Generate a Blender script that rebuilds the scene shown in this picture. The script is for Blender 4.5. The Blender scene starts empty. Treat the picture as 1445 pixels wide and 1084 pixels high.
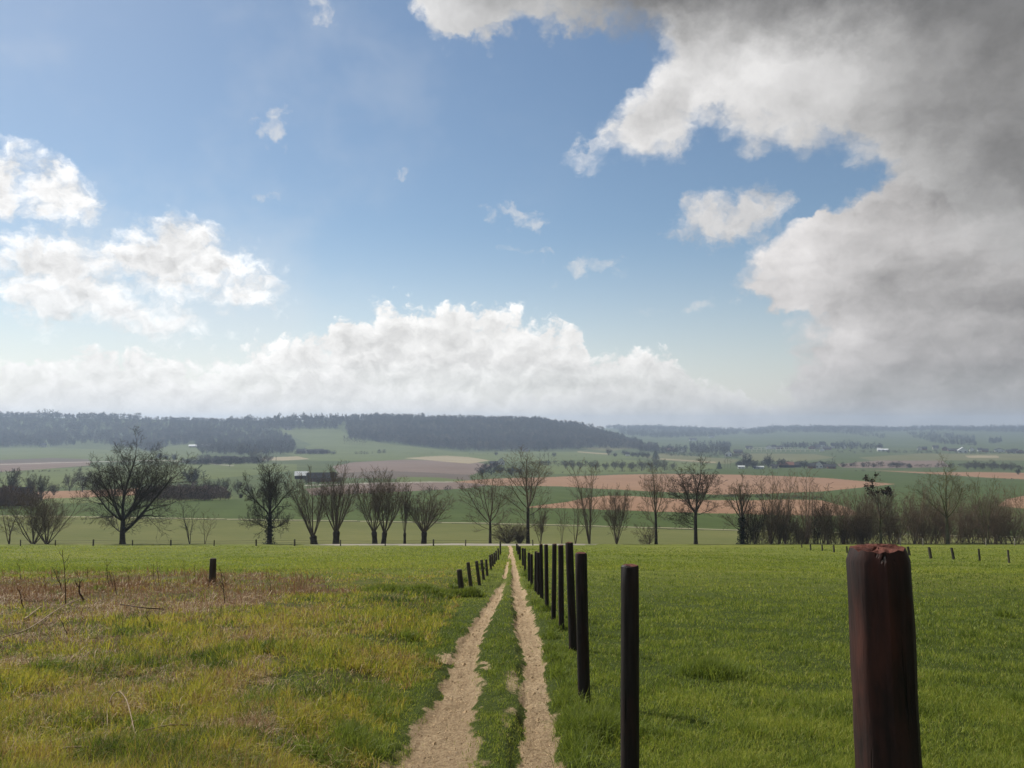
import bpy, math, random
import numpy as np
from mathutils import Vector, Matrix, Quaternion

random.seed(11)
RNG = np.random.default_rng(7)
SC = bpy.context.scene
COL = SC.collection
R = math.radians

# ------------------------------------------------------------------ camera geometry (photo pixels 1445 x 1084)
FPX, CX, CY = 1112.0, 722.5, 542.0
PITCH = R(2.98)
EYE = 1.6
ct, st = math.cos(PITCH), math.sin(PITCH)

def ray(px, py):
    a = (np.asarray(px, float) - CX) / FPX
    b = (CY - np.asarray(py, float)) / FPX
    dx, dy, dz = a, ct - b * st, st + b * ct
    return dx, dy, dz

def py2q(py):
    return math.tan(math.atan((py - CY) / FPX) - PITCH)

def project(x, y, z):
    zz = z - EYE
    fw = y * ct + zz * st
    up = -y * st + zz * ct
    fw = np.where(fw < 1e-3, 1e-3, fw)
    return CX + FPX * x / fw, CY - FPX * up / fw

def at(px, py, Y):
    """the point on a line of sight at forward distance Y"""
    dx, dy, dz = ray(px, py)
    k = Y / dy
    return Vector((float(dx * k), float(Y), float(EYE + dz * k)))

# ------------------------------------------------------------------ numpy noise
def _hash(ix, iy, seed):
    h = (ix.astype(np.int64) * 374761393 + iy.astype(np.int64) * 668265263 + seed * 974711) & 0xFFFFFFFF
    h = ((h ^ (h >> 13)) * 1274126177) & 0xFFFFFFFF
    h = (h ^ (h >> 16)) & 0xFFFFFFFF
    return h / 4294967295.0

def vnoise(x, y, seed=0):
    ix, iy = np.floor(x), np.floor(y)
    fx, fy = x - ix, y - iy
    fx, fy = fx * fx * (3 - 2 * fx), fy * fy * (3 - 2 * fy)
    a, b = _hash(ix, iy, seed), _hash(ix + 1, iy, seed)
    c, d = _hash(ix, iy + 1, seed), _hash(ix + 1, iy + 1, seed)
    return (a * (1 - fx) + b * fx) * (1 - fy) + (c * (1 - fx) + d * fx) * fy

def fbm(x, y, seed=0, octs=4):
    s, amp, tot = 0.0, 1.0, 0.0
    for i in range(octs):
        s = s + amp * vnoise(x * 2 ** i, y * 2 ** i, seed + i * 17)
        tot += amp
        amp *= 0.5
    return s / tot * 2 - 1

def sstep(a, b, x):
    t = np.clip((x - a) / (b - a), 0, 1)
    return t * t * (3 - 2 * t)

# ------------------------------------------------------------------ the valley: depression of the ground by column and distance
LEV = [116, 165, 230, 300, 380, 600, 800, 1100, 1450, 1800, 2050, 2250, 2450, 2700, 3200, 3800, 4500, 5200, 6000, 9000]
TAB = {
    0: [768.5, 729, 714, 702, 693, 672, 661, 650, 640, 631, 616.5, 600, 586, 594, 606, 609, 611, 612, 613, 614],
    200: [768.5, 731, 715, 703, 693.5, 672, 661, 650, 640, 631, 617, 602, 589.5, 596, 607, 609, 611, 612, 613, 614],
    330: [768.5, 733, 717, 704, 694, 673, 661, 650, 639, 628, 617.5, 604.5, 594, 599, 607, 609, 611, 612, 613, 614],
    430: [768.5, 734.5, 718, 705, 695, 674, 662, 650, 639, 627, 616.5, 604.5, 593, 599, 607, 609, 611, 612, 613, 614],
    500: [768.5, 735.5, 719, 705.5, 695.5, 675, 663, 650.5, 640, 627, 613, 599, 590.5, 597, 606, 609, 611, 612, 613, 614],
    650: [768.5, 738, 721, 707, 697, 677, 664, 651, 643, 635.5, 619.5, 602, 591, 598, 607, 609, 611, 611, 611, 612],
    760: [768.5, 740, 723, 708, 698, 678, 665, 652, 643.5, 637, 622, 605, 595, 601, 609, 610, 610, 608, 608, 609],
    830: [768.5, 741.5, 724.5, 709.5, 699, 679, 666, 653, 644, 637, 626, 612, 604.5, 612, 613, 612, 608, 605, 606, 607],
    880:  [768.5, 743, 725.5, 710.5, 700, 680, 666.5, 654, 645, 637, 632, 625, 622, 621, 618, 613, 607, 603, 604.5, 606],
    925: [768.5, 744, 726.5, 711.5, 701, 681, 667, 655, 645.5, 638, 634, 631, 628.5, 626, 621, 614.5, 607.5, 601.8, 605, 606],
    1000: [768.5, 745.5, 727, 713, 702, 682, 668, 656, 646, 638, 634, 631, 628.5, 626, 621, 615, 609, 603.5, 605.5, 606],
    1050: [768.5, 746.5, 728, 713.5, 702.5, 682, 668, 656, 646, 638, 634, 631, 628.5, 626, 621, 616, 611, 608, 606, 606.5],
    1100: [768.5, 747.5, 728, 714, 703, 682, 668, 656, 646, 638, 634, 631, 628.5, 626, 620, 614, 607, 601.5, 605, 606],
    1210: [768.5, 749, 729, 714.5, 703.5, 682.5, 668, 656, 646, 638, 634, 631, 628.5, 625, 619, 613, 606.5, 601.5, 605, 606],
    1265: [768.5, 750, 730, 715, 704, 683, 668.5, 656, 646, 638, 634, 631, 628, 625, 619.5, 614.5, 609.5, 606.5, 605.5, 606],
    1320: [768.5, 750.5, 730, 715, 704, 683, 668.5, 656.5, 646.5, 638.5, 634, 631, 628, 624.5, 619, 613, 607, 603, 604.5, 606],
    1445: [768.5, 752, 731, 716, 705, 684, 669, 657, 647, 639, 634.5, 631, 628, 624.5, 619, 613.5, 607, 601.5, 605, 606],
}
_pxs = sorted(TAB)
_us = np.array([(p - CX) / FPX for p in _pxs])
_lev = np.log(np.array(LEV, float))
_q = np.array([[py2q(v) for v in TAB[p]] for p in _pxs])
GU = np.linspace(-0.66, 0.66, 331)
GL = np.linspace(_lev[0], _lev[-1], 360)
_tmp = np.array([np.interp(GL, _lev, row) for row in _q])
GRID = np.empty((len(GU), len(GL)))
for j in range(len(GL)):
    GRID[:, j] = np.interp(GU, _us, _tmp[:, j])
def _smooth(a, n, ax):
    k = np.hanning(n + 2)[1:-1]; k /= k.sum()
    pad = [(0, 0), (0, 0)]; pad[ax] = (n // 2, n // 2)
    return np.apply_along_axis(lambda v: np.convolve(v, k, 'valid'), ax, np.pad(a, pad, mode='edge'))
GRID = _smooth(GRID, 13, 0)
GRID = _smooth(GRID, 9, 1)

def far_h(x, y):
    yy = np.maximum(y, 60.0)
    u = np.clip(x / yy, GU[0], GU[-1])
    l = np.clip(np.log(yy), GL[0], GL[-1])
    fu = (u - GU[0]) / (GU[1] - GU[0]); fl = (l - GL[0]) / (GL[1] - GL[0])
    iu = np.clip(fu.astype(int), 0, len(GU) - 2); il = np.clip(fl.astype(int), 0, len(GL) - 2)
    fu = fu - iu; fl = fl - il
    q = (GRID[iu, il] * (1 - fu) + GRID[iu + 1, il] * fu) * (1 - fl) + (GRID[iu, il + 1] * (1 - fu) + GRID[iu + 1, il + 1] * fu) * fl
    z = EYE - q * yy
    amp = np.clip((yy - 150) / 900, 0, 1) * 2.2
    return z + amp * fbm(x / 210.0, y / 210.0, 5, 3)

SLOPE = 0.136
def hill_base(x, y):
    z = -SLOPE * np.where(y > 0, y, 0) + np.where(y < 0, 14 * (1 - np.exp(np.minimum(y, 0) * SLOPE / 14.0)), 0)
    return z

# the two ruts and the rough-grass edge as lines across the slope, from where they lie in the photo
def _slope_pt(px, py):
    q = py2q(py)
    Y = EYE / (q - SLOPE)
    dx, dy, dz = ray(px, py)
    return float(dx / dy * Y), Y

RUT_L = [(556, 1150, .30), (604, 1084, .285), (636, 1000, .205), (656, 930, .165), (669, 900, .14), (683, 875, .135), (697, 850, .12), (706, 832, .11), (712, 815, .07), (716, 800, .06), (718.5, 788, .06), (719.5, 778, .08), (719, 771, .12)]
RUT_R = [(757, 1150, .16), (758, 1084, .155), (759, 1000, .14), (752, 930, .14), (746, 900, .145), (740, 875, .15), (735, 850, .15), (731, 832, .15), (728, 815, .12), (725, 800, .115), (722.5, 788, .13), (721, 778, .16), (719, 771, .22)]
EDGE_L = [(455, 1150), (505, 1084), (545, 1000), (580, 930), (600, 890), (628, 855), (655, 830), (680, 808), (698, 790), (708, 778), (712, 771)]
EDGE_R = [(802, 1150), (800, 1084), (792, 1000), (778, 930), (765, 880), (752, 850), (742, 820), (733, 800), (727, 785), (723, 771)]
def _line(pts):
    a = np.array([_slope_pt(p[0], p[1]) for p in pts])
    o = np.argsort(a[:, 1])
    return a[o, 1], a[o, 0], o
_ly, _lx, _lo = _line(RUT_L); _lw = np.array([p[2] for p in RUT_L])[_lo]
_ry, _rx, _ro = _line(RUT_R); _rw = np.array([p[2] for p in RUT_R])[_ro]
_ey, _ex, _ = _line(EDGE_L)
_fy, _fx, _ = _line(EDGE_R)
def rut_l(y): return np.interp(y, _ly, _lx), np.interp(y, _ly, _lw)
def rut_r(y): return np.interp(y, _ry, _rx), np.interp(y, _ry, _rw)
def edge_l(y): return np.interp(y, _ey, _ex)
def edge_r(y): return np.interp(y, _fy, _fx)

def dirt_mask(x, y):
    """1 in the bare ruts, 0 in grass"""
    n = fbm(x * 2.6, y * 1.1, 31, 4)
    n2 = fbm(x * 11.0, y * 6.0, 33, 3)
    cl, wl = rut_l(y); cr, wr = rut_r(y)
    wob = 0.06 * fbm(x * 0 + 3.3, y * 0.9, 41, 3)
    ml = 1 - sstep(0.55, 1.4, np.abs(x - cl - wob) / (wl * np.maximum(.4, 1.06 + 0.6 * n + 0.5 * n2)))
    mr = 1 - sstep(0.55, 1.4, np.abs(x - cr + wob) / (wr * np.maximum(.4, 1.06 + 0.55 * n + 0.5 * n2)))
    # the left rut grows over farther down
    ml = ml * (1 - 0.9 * sstep(20, 30, y) * (0.5 + 0.5 * fbm(y * 0 + 1.0, y * 0.25, 43, 3) > 0.42))
    # crumbled bank on the left lip of the right rut
    lip = np.exp(-((x - cr + wr * 1.75) / (wr * .75)) ** 2) * sstep(.0, .45, fbm(x * 3.0, y * .9, 47, 4) + .25 * n2 + .25 * (1 - sstep(5, 10, y)))
    mr = np.maximum(mr, .62 * lip * (1 - sstep(9, 15, y)))
    # worn bay where the left rut widens
    bay = np.exp(-(((x - cl + 0.27) / 0.26) ** 2 + ((y - 10.2) / 0.55) ** 2) * 1.4) * (0.7 + 0.8 * n2)
    bay2 = np.exp(-(((x - cl - 0.27) / 0.16) ** 2 + ((y - 9.4) / 0.9) ** 2) * 1.4) * (0.5 + 0.9 * n2)
    m = np.maximum(np.maximum(ml, mr), np.maximum(sstep(.35, .6, bay), 0.8 * sstep(.35, .7, bay2)))
    return np.where((y > 2) & (y < 108), m, 0)

def wear(x, y):
    """trodden margin of the ruts, where grass is thin"""
    n = fbm(x * 4.0, y * 2.0, 91, 4)
    cl, wl = rut_l(y); cr, wr = rut_r(y)
    a = np.minimum(np.abs(x - cl) / (wl * 1.5), np.abs(x - cr) / (wr * 1.6))
    return (1 - sstep(.7, 1.45, a + .55 * n)) * (y > 2) * (y < 60)

def hill_h(x, y):
    z = hill_base(x, y)
    near = np.exp(-np.abs(y) / 60.0)
    z = z + 0.07 * fbm(x / 4.0, y / 4.0, 3, 4) + 0.35 * fbm(x / 26.0, y / 26.0, 9, 2) * sstep(8, 40, y) * (1 - sstep(85, 105, y))
    z = z + 0.012 * fbm(x * 3.1, y * 3.1, 8, 3) * near
    # ruts
    cl, wl = rut_l(y); cr, wr = rut_r(y)
    inl = 1 - sstep(0.6, 1.35, np.abs(x - cl) / wl)
    dr = (x - cr) / wr
    jag = .5 * fbm(x * 5.0, y * 1.6, 63, 3)
    inr = sstep(-1.55 + jag, -0.7 + jag, dr) * (1 - sstep(0.5, 1.7, dr))
    on = (y > 2) * (1 - sstep(60, 100, y))
    z = z - on * (0.055 * inl + 0.095 * inr * (0.8 + 0.75 * fbm(x * 0 + .5, y * .8, 61, 3)))
    dm = np.maximum(inl, inr)
    z = z + on * dm * (0.028 * fbm(x * 7, y * 5, 13, 3) + 0.012 * fbm(x * 22, y * 22, 15, 2))
    # grass crown between the ruts and the raised rough ground on the left
    z = z + on * 0.04 * np.exp(-(((x - (cl + cr) / 2) / 0.22) ** 2))
    z = z + 0.16 * sstep(0.0, 0.7, edge_l(y) - x) * (1 - sstep(24, 40, y)) * (y > 1)
    # tussocks at the foot of the short fence and one dark hummock left of it
    for tx, ty, tr, th in TUSS:
        z = z + th * np.exp(-(((x - tx) / tr) ** 2 + ((y - ty) / (tr * .9)) ** 2))
    # the lane's bank, ledge and verge
    z = z + (.05 + .13 * np.exp(-((x + 6) / 20.0) ** 4)) * sstep(103.2, 108.6, y) * (1 - sstep(108.8, 113.5, y)) - 0.1 * np.exp(-((y - 102.2) / 1.2) ** 2) * (x < 0)
    return z
TUSS = [(*_slope_pt(664, 842), .26, .11), (*_slope_pt(640, 842), .24, .05), (*_slope_pt(600, 843), .4, .06), (*_slope_pt(545, 842), .45, .05), (*_slope_pt(1005, 958), .3, .05), (*_slope_pt(850, 1040), .3, .06)]

def H(x, y):
    x = np.asarray(x, float); y = np.asarray(y, float)
    w = sstep(111, 119, y)
    h = hill_h(x, np.minimum(y, 125))
    return h * (1 - w) + far_h(x, y) * w

_YS = np.concatenate([np.geomspace(1.3, 116, 260), np.geomspace(117, 5850, 420)])
def G(px, py):
    """where lines of sight meet the ground; arrays in, (x, y, z) arrays out"""
    px = np.atleast_1d(np.asarray(px, float)); py = np.atleast_1d(np.asarray(py, float))
    out = np.zeros((len(px), 3))
    for s in range(0, len(px), 800):
        dx, dy, dz = ray(px[s:s + 800], py[s:s + 800])
        ux, vz = (dx / dy)[:, None], (dz / dy)[:, None]
        X = ux * _YS[None, :]; Yv = np.broadcast_to(_YS[None, :], X.shape)
        D = EYE + vz * Yv - H(X, Yv)
        hit = D < 0
        i = np.where(hit.any(1), hit.argmax(1), (D / Yv).argmin(1))
        i = np.clip(i, 1, len(_YS) - 1); r = np.arange(len(i))
        d0, d1 = D[r, i - 1], D[r, i]
        t = np.clip(d0 / np.where(np.abs(d0 - d1) < 1e-9, 1e-9, d0 - d1), 0, 1)
        yy = _YS[i - 1] + t * (_YS[i] - _YS[i - 1])
        xx = ux[:, 0] * yy
        out[s:s + 800] = np.stack([xx, yy, H(xx, yy)], 1)
    return out
def G1(px, py):
    return Vector(G([px], [py])[0])
def on_ground(px, Y):
    x = (px - CX) / FPX * Y * 1.0
    # small correction for the camera's pitch
    z = float(H(x, Y)); 
    for _ in range(3):
        fw = Y * ct + (z - EYE) * st
        x = (px - CX) / FPX * fw
        z = float(H(x, Y))
    return Vector((x, Y, z))

# ------------------------------------------------------------------ objects
def tag(o, label=None, cat=None, group=None, kind=None):
    if label: o['label'] = label
    if cat: o['category'] = cat
    if group: o['group'] = group
    if kind: o['kind'] = kind
    return o

def np_mesh(name, V, faces, mat=None, smooth=True, attrs=None):
    """V (n,3); faces: list of int arrays (m,k)"""
    me = bpy.data.meshes.new(name)
    V = np.asarray(V, np.float32)
    faces = [np.asarray(f, np.int32) for f in faces if len(f)]
    me.vertices.add(len(V)); me.vertices.foreach_set('co', V.ravel())
    nl = sum(f.size for f in faces); npoly = sum(len(f) for f in faces)
    me.loops.add(nl); me.loops.foreach_set('vertex_index', np.concatenate([f.ravel() for f in faces]))
    me.polygons.add(npoly)
    sizes = np.concatenate([np.full(len(f), f.shape[1], np.int32) for f in faces])
    me.polygons.foreach_set('loop_start', np.concatenate([[0], np.cumsum(sizes)[:-1]]).astype(np.int32))
    me.update(calc_edges=True)
    me.polygons.foreach_set('use_smooth', np.full(npoly, smooth))
    for k, v in (attrs or {}).items():
        a = me.attributes.new(k, 'FLOAT', 'POINT'); a.data.foreach_set('value', np.asarray(v, np.float32))
    if mat: me.materials.append(mat)
    return me

def link(name, me, parent=None, loc=None):
    o = bpy.data.objects.new(name, me); COL.objects.link(o)
    if parent is not None: o.parent = parent
    if loc is not None: o.location = loc
    return o

def empty(name, loc, label=None, cat=None, group=None):
    o = bpy.data.objects.new(name, None); COL.objects.link(o)
    o.location = loc; o.empty_display_size = 0.2
    return tag(o, label, cat, group)

def copy_tree(o, parent=None):
    c = o.copy(); COL.objects.link(c)
    if parent is not None: c.parent = parent
    for ch in list(o.children): copy_tree(ch, c)
    return c

class Tubes:
    """collects tapered tubes, then builds them all at once"""
    def __init__(self): self.items = {}
    def add(self, pts, rads, k=4):
        self.items.setdefault((len(pts), k), []).append((pts, rads))
    def allpts(self):
        return np.concatenate([np.array([i[0] for i in v]).reshape(-1, 3) for v in self.items.values()])
    def build(self, fit=None):
        Vs, Fs, off = [], [], 0
        for (n, k), it in self.items.items():
            P = np.array([i[0] for i in it], float); Rr = np.array([i[1] for i in it], float)
            if fit is not None: P = fit(P)
            D = np.gradient(P, axis=1); D /= np.linalg.norm(D, axis=2, keepdims=True) + 1e-9
            ref = np.where(np.abs(D[:, :1, 2:3]) > 0.85, np.array([1., 0.13, 0.]), np.array([0.05, 0., 1.]))
            A = np.cross(D, np.broadcast_to(ref, D.shape)); A /= np.linalg.norm(A, axis=2, keepdims=True) + 1e-9
            B = np.cross(D, A)
            t = np.arange(k) * 2 * math.pi / k
            ring = P[:, :, None, :] + Rr[:, :, None, None] * (A[:, :, None, :] * np.cos(t)[:, None] + B[:, :, None, :] * np.sin(t)[:, None])
            m = len(it)
            Vs.append(ring.reshape(-1, 3))
            base = off + (np.arange(m) * n * k)[:, None, None] + (np.arange(n - 1) * k)[None, :, None]
            a = base + np.arange(k)[None, None, :]; b = base + ((np.arange(k) + 1) % k)[None, None, :]
            Fs.append(np.stack([a, b, b + k, a + k], -1).reshape(-1, 4))
            off += m * n * k
        return np.concatenate(Vs), [np.concatenate(Fs)]

class Soup:
    """boxes, prisms and loose faces gathered into one mesh"""
    def __init__(self): self.V, self.F = [], []
    def add(self, vs, fs):
        o = len(self.V); self.V += [tuple(v) for v in vs]; self.F += [[i + o for i in f] for f in fs]
    def box(self, c, s):
        x, y, z = c; a, b, h = s[0] / 2, s[1] / 2, s[2] / 2
        self.add([(x - a, y - b, z - h), (x + a, y - b, z - h), (x + a, y + b, z - h), (x - a, y + b, z - h),
                  (x - a, y - b, z + h), (x + a, y - b, z + h), (x + a, y + b, z + h), (x - a, y + b, z + h)],
                 [(3, 2, 1, 0), (4, 5, 6, 7), (0, 1, 5, 4), (1, 2, 6, 5), (2, 3, 7, 6), (3, 0, 4, 7)])
    def mesh(self, name, mat, smooth=False):
        me = bpy.data.meshes.new(name); me.from_pydata(self.V, [], self.F); me.update()
        if smooth:
            for p in me.polygons: p.use_smooth = True
        me.materials.append(mat)
        return me

# ------------------------------------------------------------------ node helper
class N:
    def __init__(s, nt): s.nt = nt
    def new(s, t, **kw):
        n = s.nt.nodes.new(t)
        for k, v in kw.items(): setattr(n, k, v)
        return n
    def put(s, sock, v):
        if v is None: return
        if hasattr(v, 'links') or isinstance(v, bpy.types.NodeSocket): s.nt.links.new(v, sock)
        else: sock.default_value = v
    def m(s, op, a, b=None, c=None, clamp=False):
        n = s.new('ShaderNodeMath', operation=op); n.use_clamp = clamp
        for i, v in enumerate((a, b, c)): s.put(n.inputs[i], v)
        return n.outputs[0]
    def vm(s, op, a, b=None, out=0):
        n = s.new('ShaderNodeVectorMath', operation=op)
        s.put(n.inputs[0], a); s.put(n.inputs[1], b)
        return n.outputs[out]
    def scale(s, a, k):
        n = s.new('ShaderNodeVectorMath', operation='SCALE'); s.put(n.inputs[0], a); s.put(n.inputs['Scale'], k)
        return n.outputs[0]
    def noise(s, vec, scale, detail=4, rough=.55, dist=0, color=False):
        n = s.new('ShaderNodeTexNoise'); s.put(n.inputs['Vector'], vec); s.put(n.inputs['Scale'], scale)
        n.inputs['Detail'].default_value = detail; n.inputs['Roughness'].default_value = rough; n.inputs['Distortion'].default_value = dist
        return n.outputs[1 if color else 0]
    def ss(s, x, a, b, lo=0., hi=1.):
        n = s.new('ShaderNodeMapRange', interpolation_type='SMOOTHSTEP')
        s.put(n.inputs['Value'], x); s.put(n.inputs['From Min'], a); s.put(n.inputs['From Max'], b); s.put(n.inputs['To Min'], lo); s.put(n.inputs['To Max'], hi)
        return n.outputs[0]
    def lin(s, x, a, b, lo=0., hi=1.):
        n = s.new('ShaderNodeMapRange'); n.clamp = True
        s.put(n.inputs['Value'], x); s.put(n.inputs['From Min'], a); s.put(n.inputs['From Max'], b); s.put(n.inputs['To Min'], lo); s.put(n.inputs['To Max'], hi)
        return n.outputs[0]
    def mix(s, f, a, b):
        n = s.new('ShaderNodeMix', data_type='RGBA')
        s.put(n.inputs[0], f); s.put(n.inputs[6], a if not isinstance(a, tuple) else (*a, 1)[:4]); s.put(n.inputs[7], b if not isinstance(b, tuple) else (*b, 1)[:4])
        return n.outputs[2]
    def mixf(s, f, a, b):
        n = s.new('ShaderNodeMix', data_type='FLOAT')
        s.put(n.inputs[0], f); s.put(n.inputs[2], a); s.put(n.inputs[3], b)
        return n.outputs[0]
    def attr(s, name, out=2):
        n = s.new('ShaderNodeAttribute'); n.attribute_name = name
        return n.outputs[out]
    def pos(s): return s.new('ShaderNodeNewGeometry').outputs['Position']
    def objc(s): return s.new('ShaderNodeTexCoord').outputs['Object']
    def bump(s, h, strength=.5, dist=.02):
        n = s.new('ShaderNodeBump'); n.inputs['Strength'].default_value = strength; n.inputs['Distance'].default_value = dist
        s.put(n.inputs['Height'], h)
        return n.outputs[0]

def new_mat(name):
    m = bpy.data.materials.new(name); m.use_nodes = True
    nt = m.node_tree; b = nt.nodes['Principled BSDF']
    b.inputs['Roughness'].default_value = 0.85
    if 'Specular IOR Level' in b.inputs: b.inputs['Specular IOR Level'].default_value = 0.2
    return m, N(nt), b
# ------------------------------------------------------------------ materials
def var_mat(name, c1, c2, scale=6., rough=.9, bump=.0, bdist=.02, detail=5, obj=True, spec=.15, stretch=(1, 1, 1)):
    m, n, b = new_mat(name)
    v = n.objc() if obj else n.pos()
    if stretch != (1, 1, 1): v = n.vm('MULTIPLY', v, stretch)
    f = n.noise(v, scale, detail, .6)
    f = n.lin(f, .3, .7)
    n.put(b.inputs['Base Color'], n.mix(f, c1, c2))
    b.inputs['Roughness'].default_value = rough
    b.inputs['Specular IOR Level'].default_value = spec
    if bump: n.put(b.inputs['Normal'], n.bump(n.noise(v, scale * 3, 6, .65), bump, bdist))
    return m

M_BARK = var_mat('dark_bark', (.03, .025, .02), (.065, .054, .043), 3.0, .9, .5, .05)
M_BARK2 = var_mat('brown_twigs', (.10, .078, .056), (.17, .13, .09), 2.0, .9)
M_BARK3 = var_mat('mossy_bark', (.10, .10, .05), (.18, .165, .09), 2.2, .9, .4, .05)
M_BARKR = var_mat('reddish_twigs', (.15, .112, .08), (.25, .185, .135), .8, .9)
M_WILLOW = var_mat('willow_bark', (.035, .03, .022), (.075, .06, .042), 2.4, .9, .4, .05)
M_IVY = var_mat('ivy_leaf', (.012, .02, .008), (.03, .045, .015), 3.0, .6)
M_DEADLEAF = var_mat('withered_leaf', (.03, .022, .015), (.06, .045, .03), 3.0, .8)
def wood_mat(name, a, b_, c):
    m, n, b = new_mat(name)
    t = n.attr('tint')
    k = n.mix(n.ss(t, .0, .8), a, b_); k = n.mix(n.ss(t, .82, .95), k, c)
    n.put(b.inputs['Base Color'], k); b.inputs['Roughness'].default_value = .95; b.inputs['Specular IOR Level'].default_value = .05
    return m
M_WOOD = wood_mat('winter_woodland', (.035, .033, .03), (.085, .07, .058), (.14, .12, .085))
M_THICK = wood_mat('brown_thicket', (.09, .068, .056), (.19, .135, .11), (.25, .18, .13))
M_WOODF = wood_mat('far_winter_woodland', (.03, .03, .03), (.06, .055, .05), (.09, .08, .06))
M_FARTREE = var_mat('far_tree_twigs', (.075, .066, .05), (.12, .105, .08), .4, .95)
M_FARPALE = var_mat('pale_tree_twigs', (.10, .095, .065), (.15, .135, .09), .4, .95)
M_FARDARK = var_mat('dark_tree_twigs', (.035, .034, .03), (.06, .056, .048), .4, .95)
M_GREENTREE = var_mat('evergreen_foliage', (.015, .025, .014), (.03, .045, .022), .6, .9)
M_HEDGE = wood_mat('far_hedge_twigs', (.04, .036, .03), (.08, .068, .05), (.11, .09, .06))

M_WHITE = var_mat('white_render', (.62, .61, .58), (.78, .77, .74), .5)
M_CREAM = var_mat('cream_render', (.42, .39, .32), (.55, .5, .42), .5)
M_BRICK = var_mat('red_brick', (.16, .08, .06), (.24, .12, .09), 1.5)
M_ROOFD = var_mat('dark_roof_tile', (.035, .033, .035), (.06, .055, .058), 1.0)
M_ROOFR = var_mat('red_roof_tile', (.13, .065, .05), (.2, .10, .075), 1.0)
M_ROOFW = var_mat('bright_metal_roof', (.6, .62, .64), (.8, .82, .84), .8, .4)
M_GLASS = var_mat('greenhouse_cover', (.45, .48, .48), (.6, .62, .62), .5, .35)
M_BARN = var_mat('dark_barn_boards', (.03, .028, .028), (.055, .05, .05), .8)
M_POLE = var_mat('pale_pole', (.5, .48, .42), (.62, .6, .54), 2.0)
M_GREYPOST = var_mat('weathered_post', (.045, .037, .028), (.10, .085, .065), 9.0, .9, .5, .01, stretch=(1, 1, .15))
M_PALEPOST = var_mat('pale_post', (.20, .18, .15), (.32, .29, .24), 9.0, .9)
M_WIRE = var_mat('rusty_wire', (.05, .04, .035), (.09, .07, .055), 30.0, .6)

def post_mat(name, base, red, redness):
    m, n, b = new_mat(name)
    oc = n.objc()
    v = n.vm('MULTIPLY', oc, (1, 1, .09))
    g = n.noise(v, 26, 6, .65)
    p = n.noise(n.vm('MULTIPLY', oc, (1, 1, .3)), 6, 5, .6)
    cr = n.noise(n.vm('MULTIPLY', oc, (1, 1, .035)), 42, 3, .5)
    c = n.mix(n.lin(g, .35, .7), base, tuple(x * 3.2 for x in base))
    c = n.mix(n.m('MULTIPLY', n.ss(p, .42, .66), redness), c, red)
    c = n.mix(n.ss(cr, .36, .30), c, tuple(x * .3 for x in base))
    sp = n.noise(oc, 70, 2, .5)
    c = n.mix(n.m('MULTIPLY', n.ss(sp, .74, .8), .12), c, (.16, .13, .11))
    n.put(b.inputs['Base Color'], c)
    h = n.m('ADD', n.m('MULTIPLY', g, .5), n.ss(cr, .3, .37))
    n.put(b.inputs['Normal'], n.bump(h, .8, .008))
    n.put(b.inputs['Roughness'], n.lin(p, .3, .7, .55, .8))
    b.inputs['Specular IOR Level'].default_value = .25
    return m
M_POST = post_mat('tarred_post', (.010, .008, .0075), (.05, .02, .014), .4)
M_POSTR = post_mat('red_brown_post', (.012, .008, .0075), (.12, .038, .025), .62)

def end_mat():
    m, n, b = new_mat('red_sawn_end')
    oc = n.objc()
    a = n.noise(oc, 34, 6, .7); c2 = n.noise(oc, 9, 3, .5)
    c = n.mix(n.lin(a, .32, .68), (.05, .016, .012), (.16, .055, .038))
    c = n.mix(n.ss(c2, .55, .7), c, (.05, .018, .014))
    n.put(b.inputs['Base Color'], c)
    n.put(b.inputs['Normal'], n.bump(a, .9, .012))
    return m
M_END = end_mat()

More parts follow.
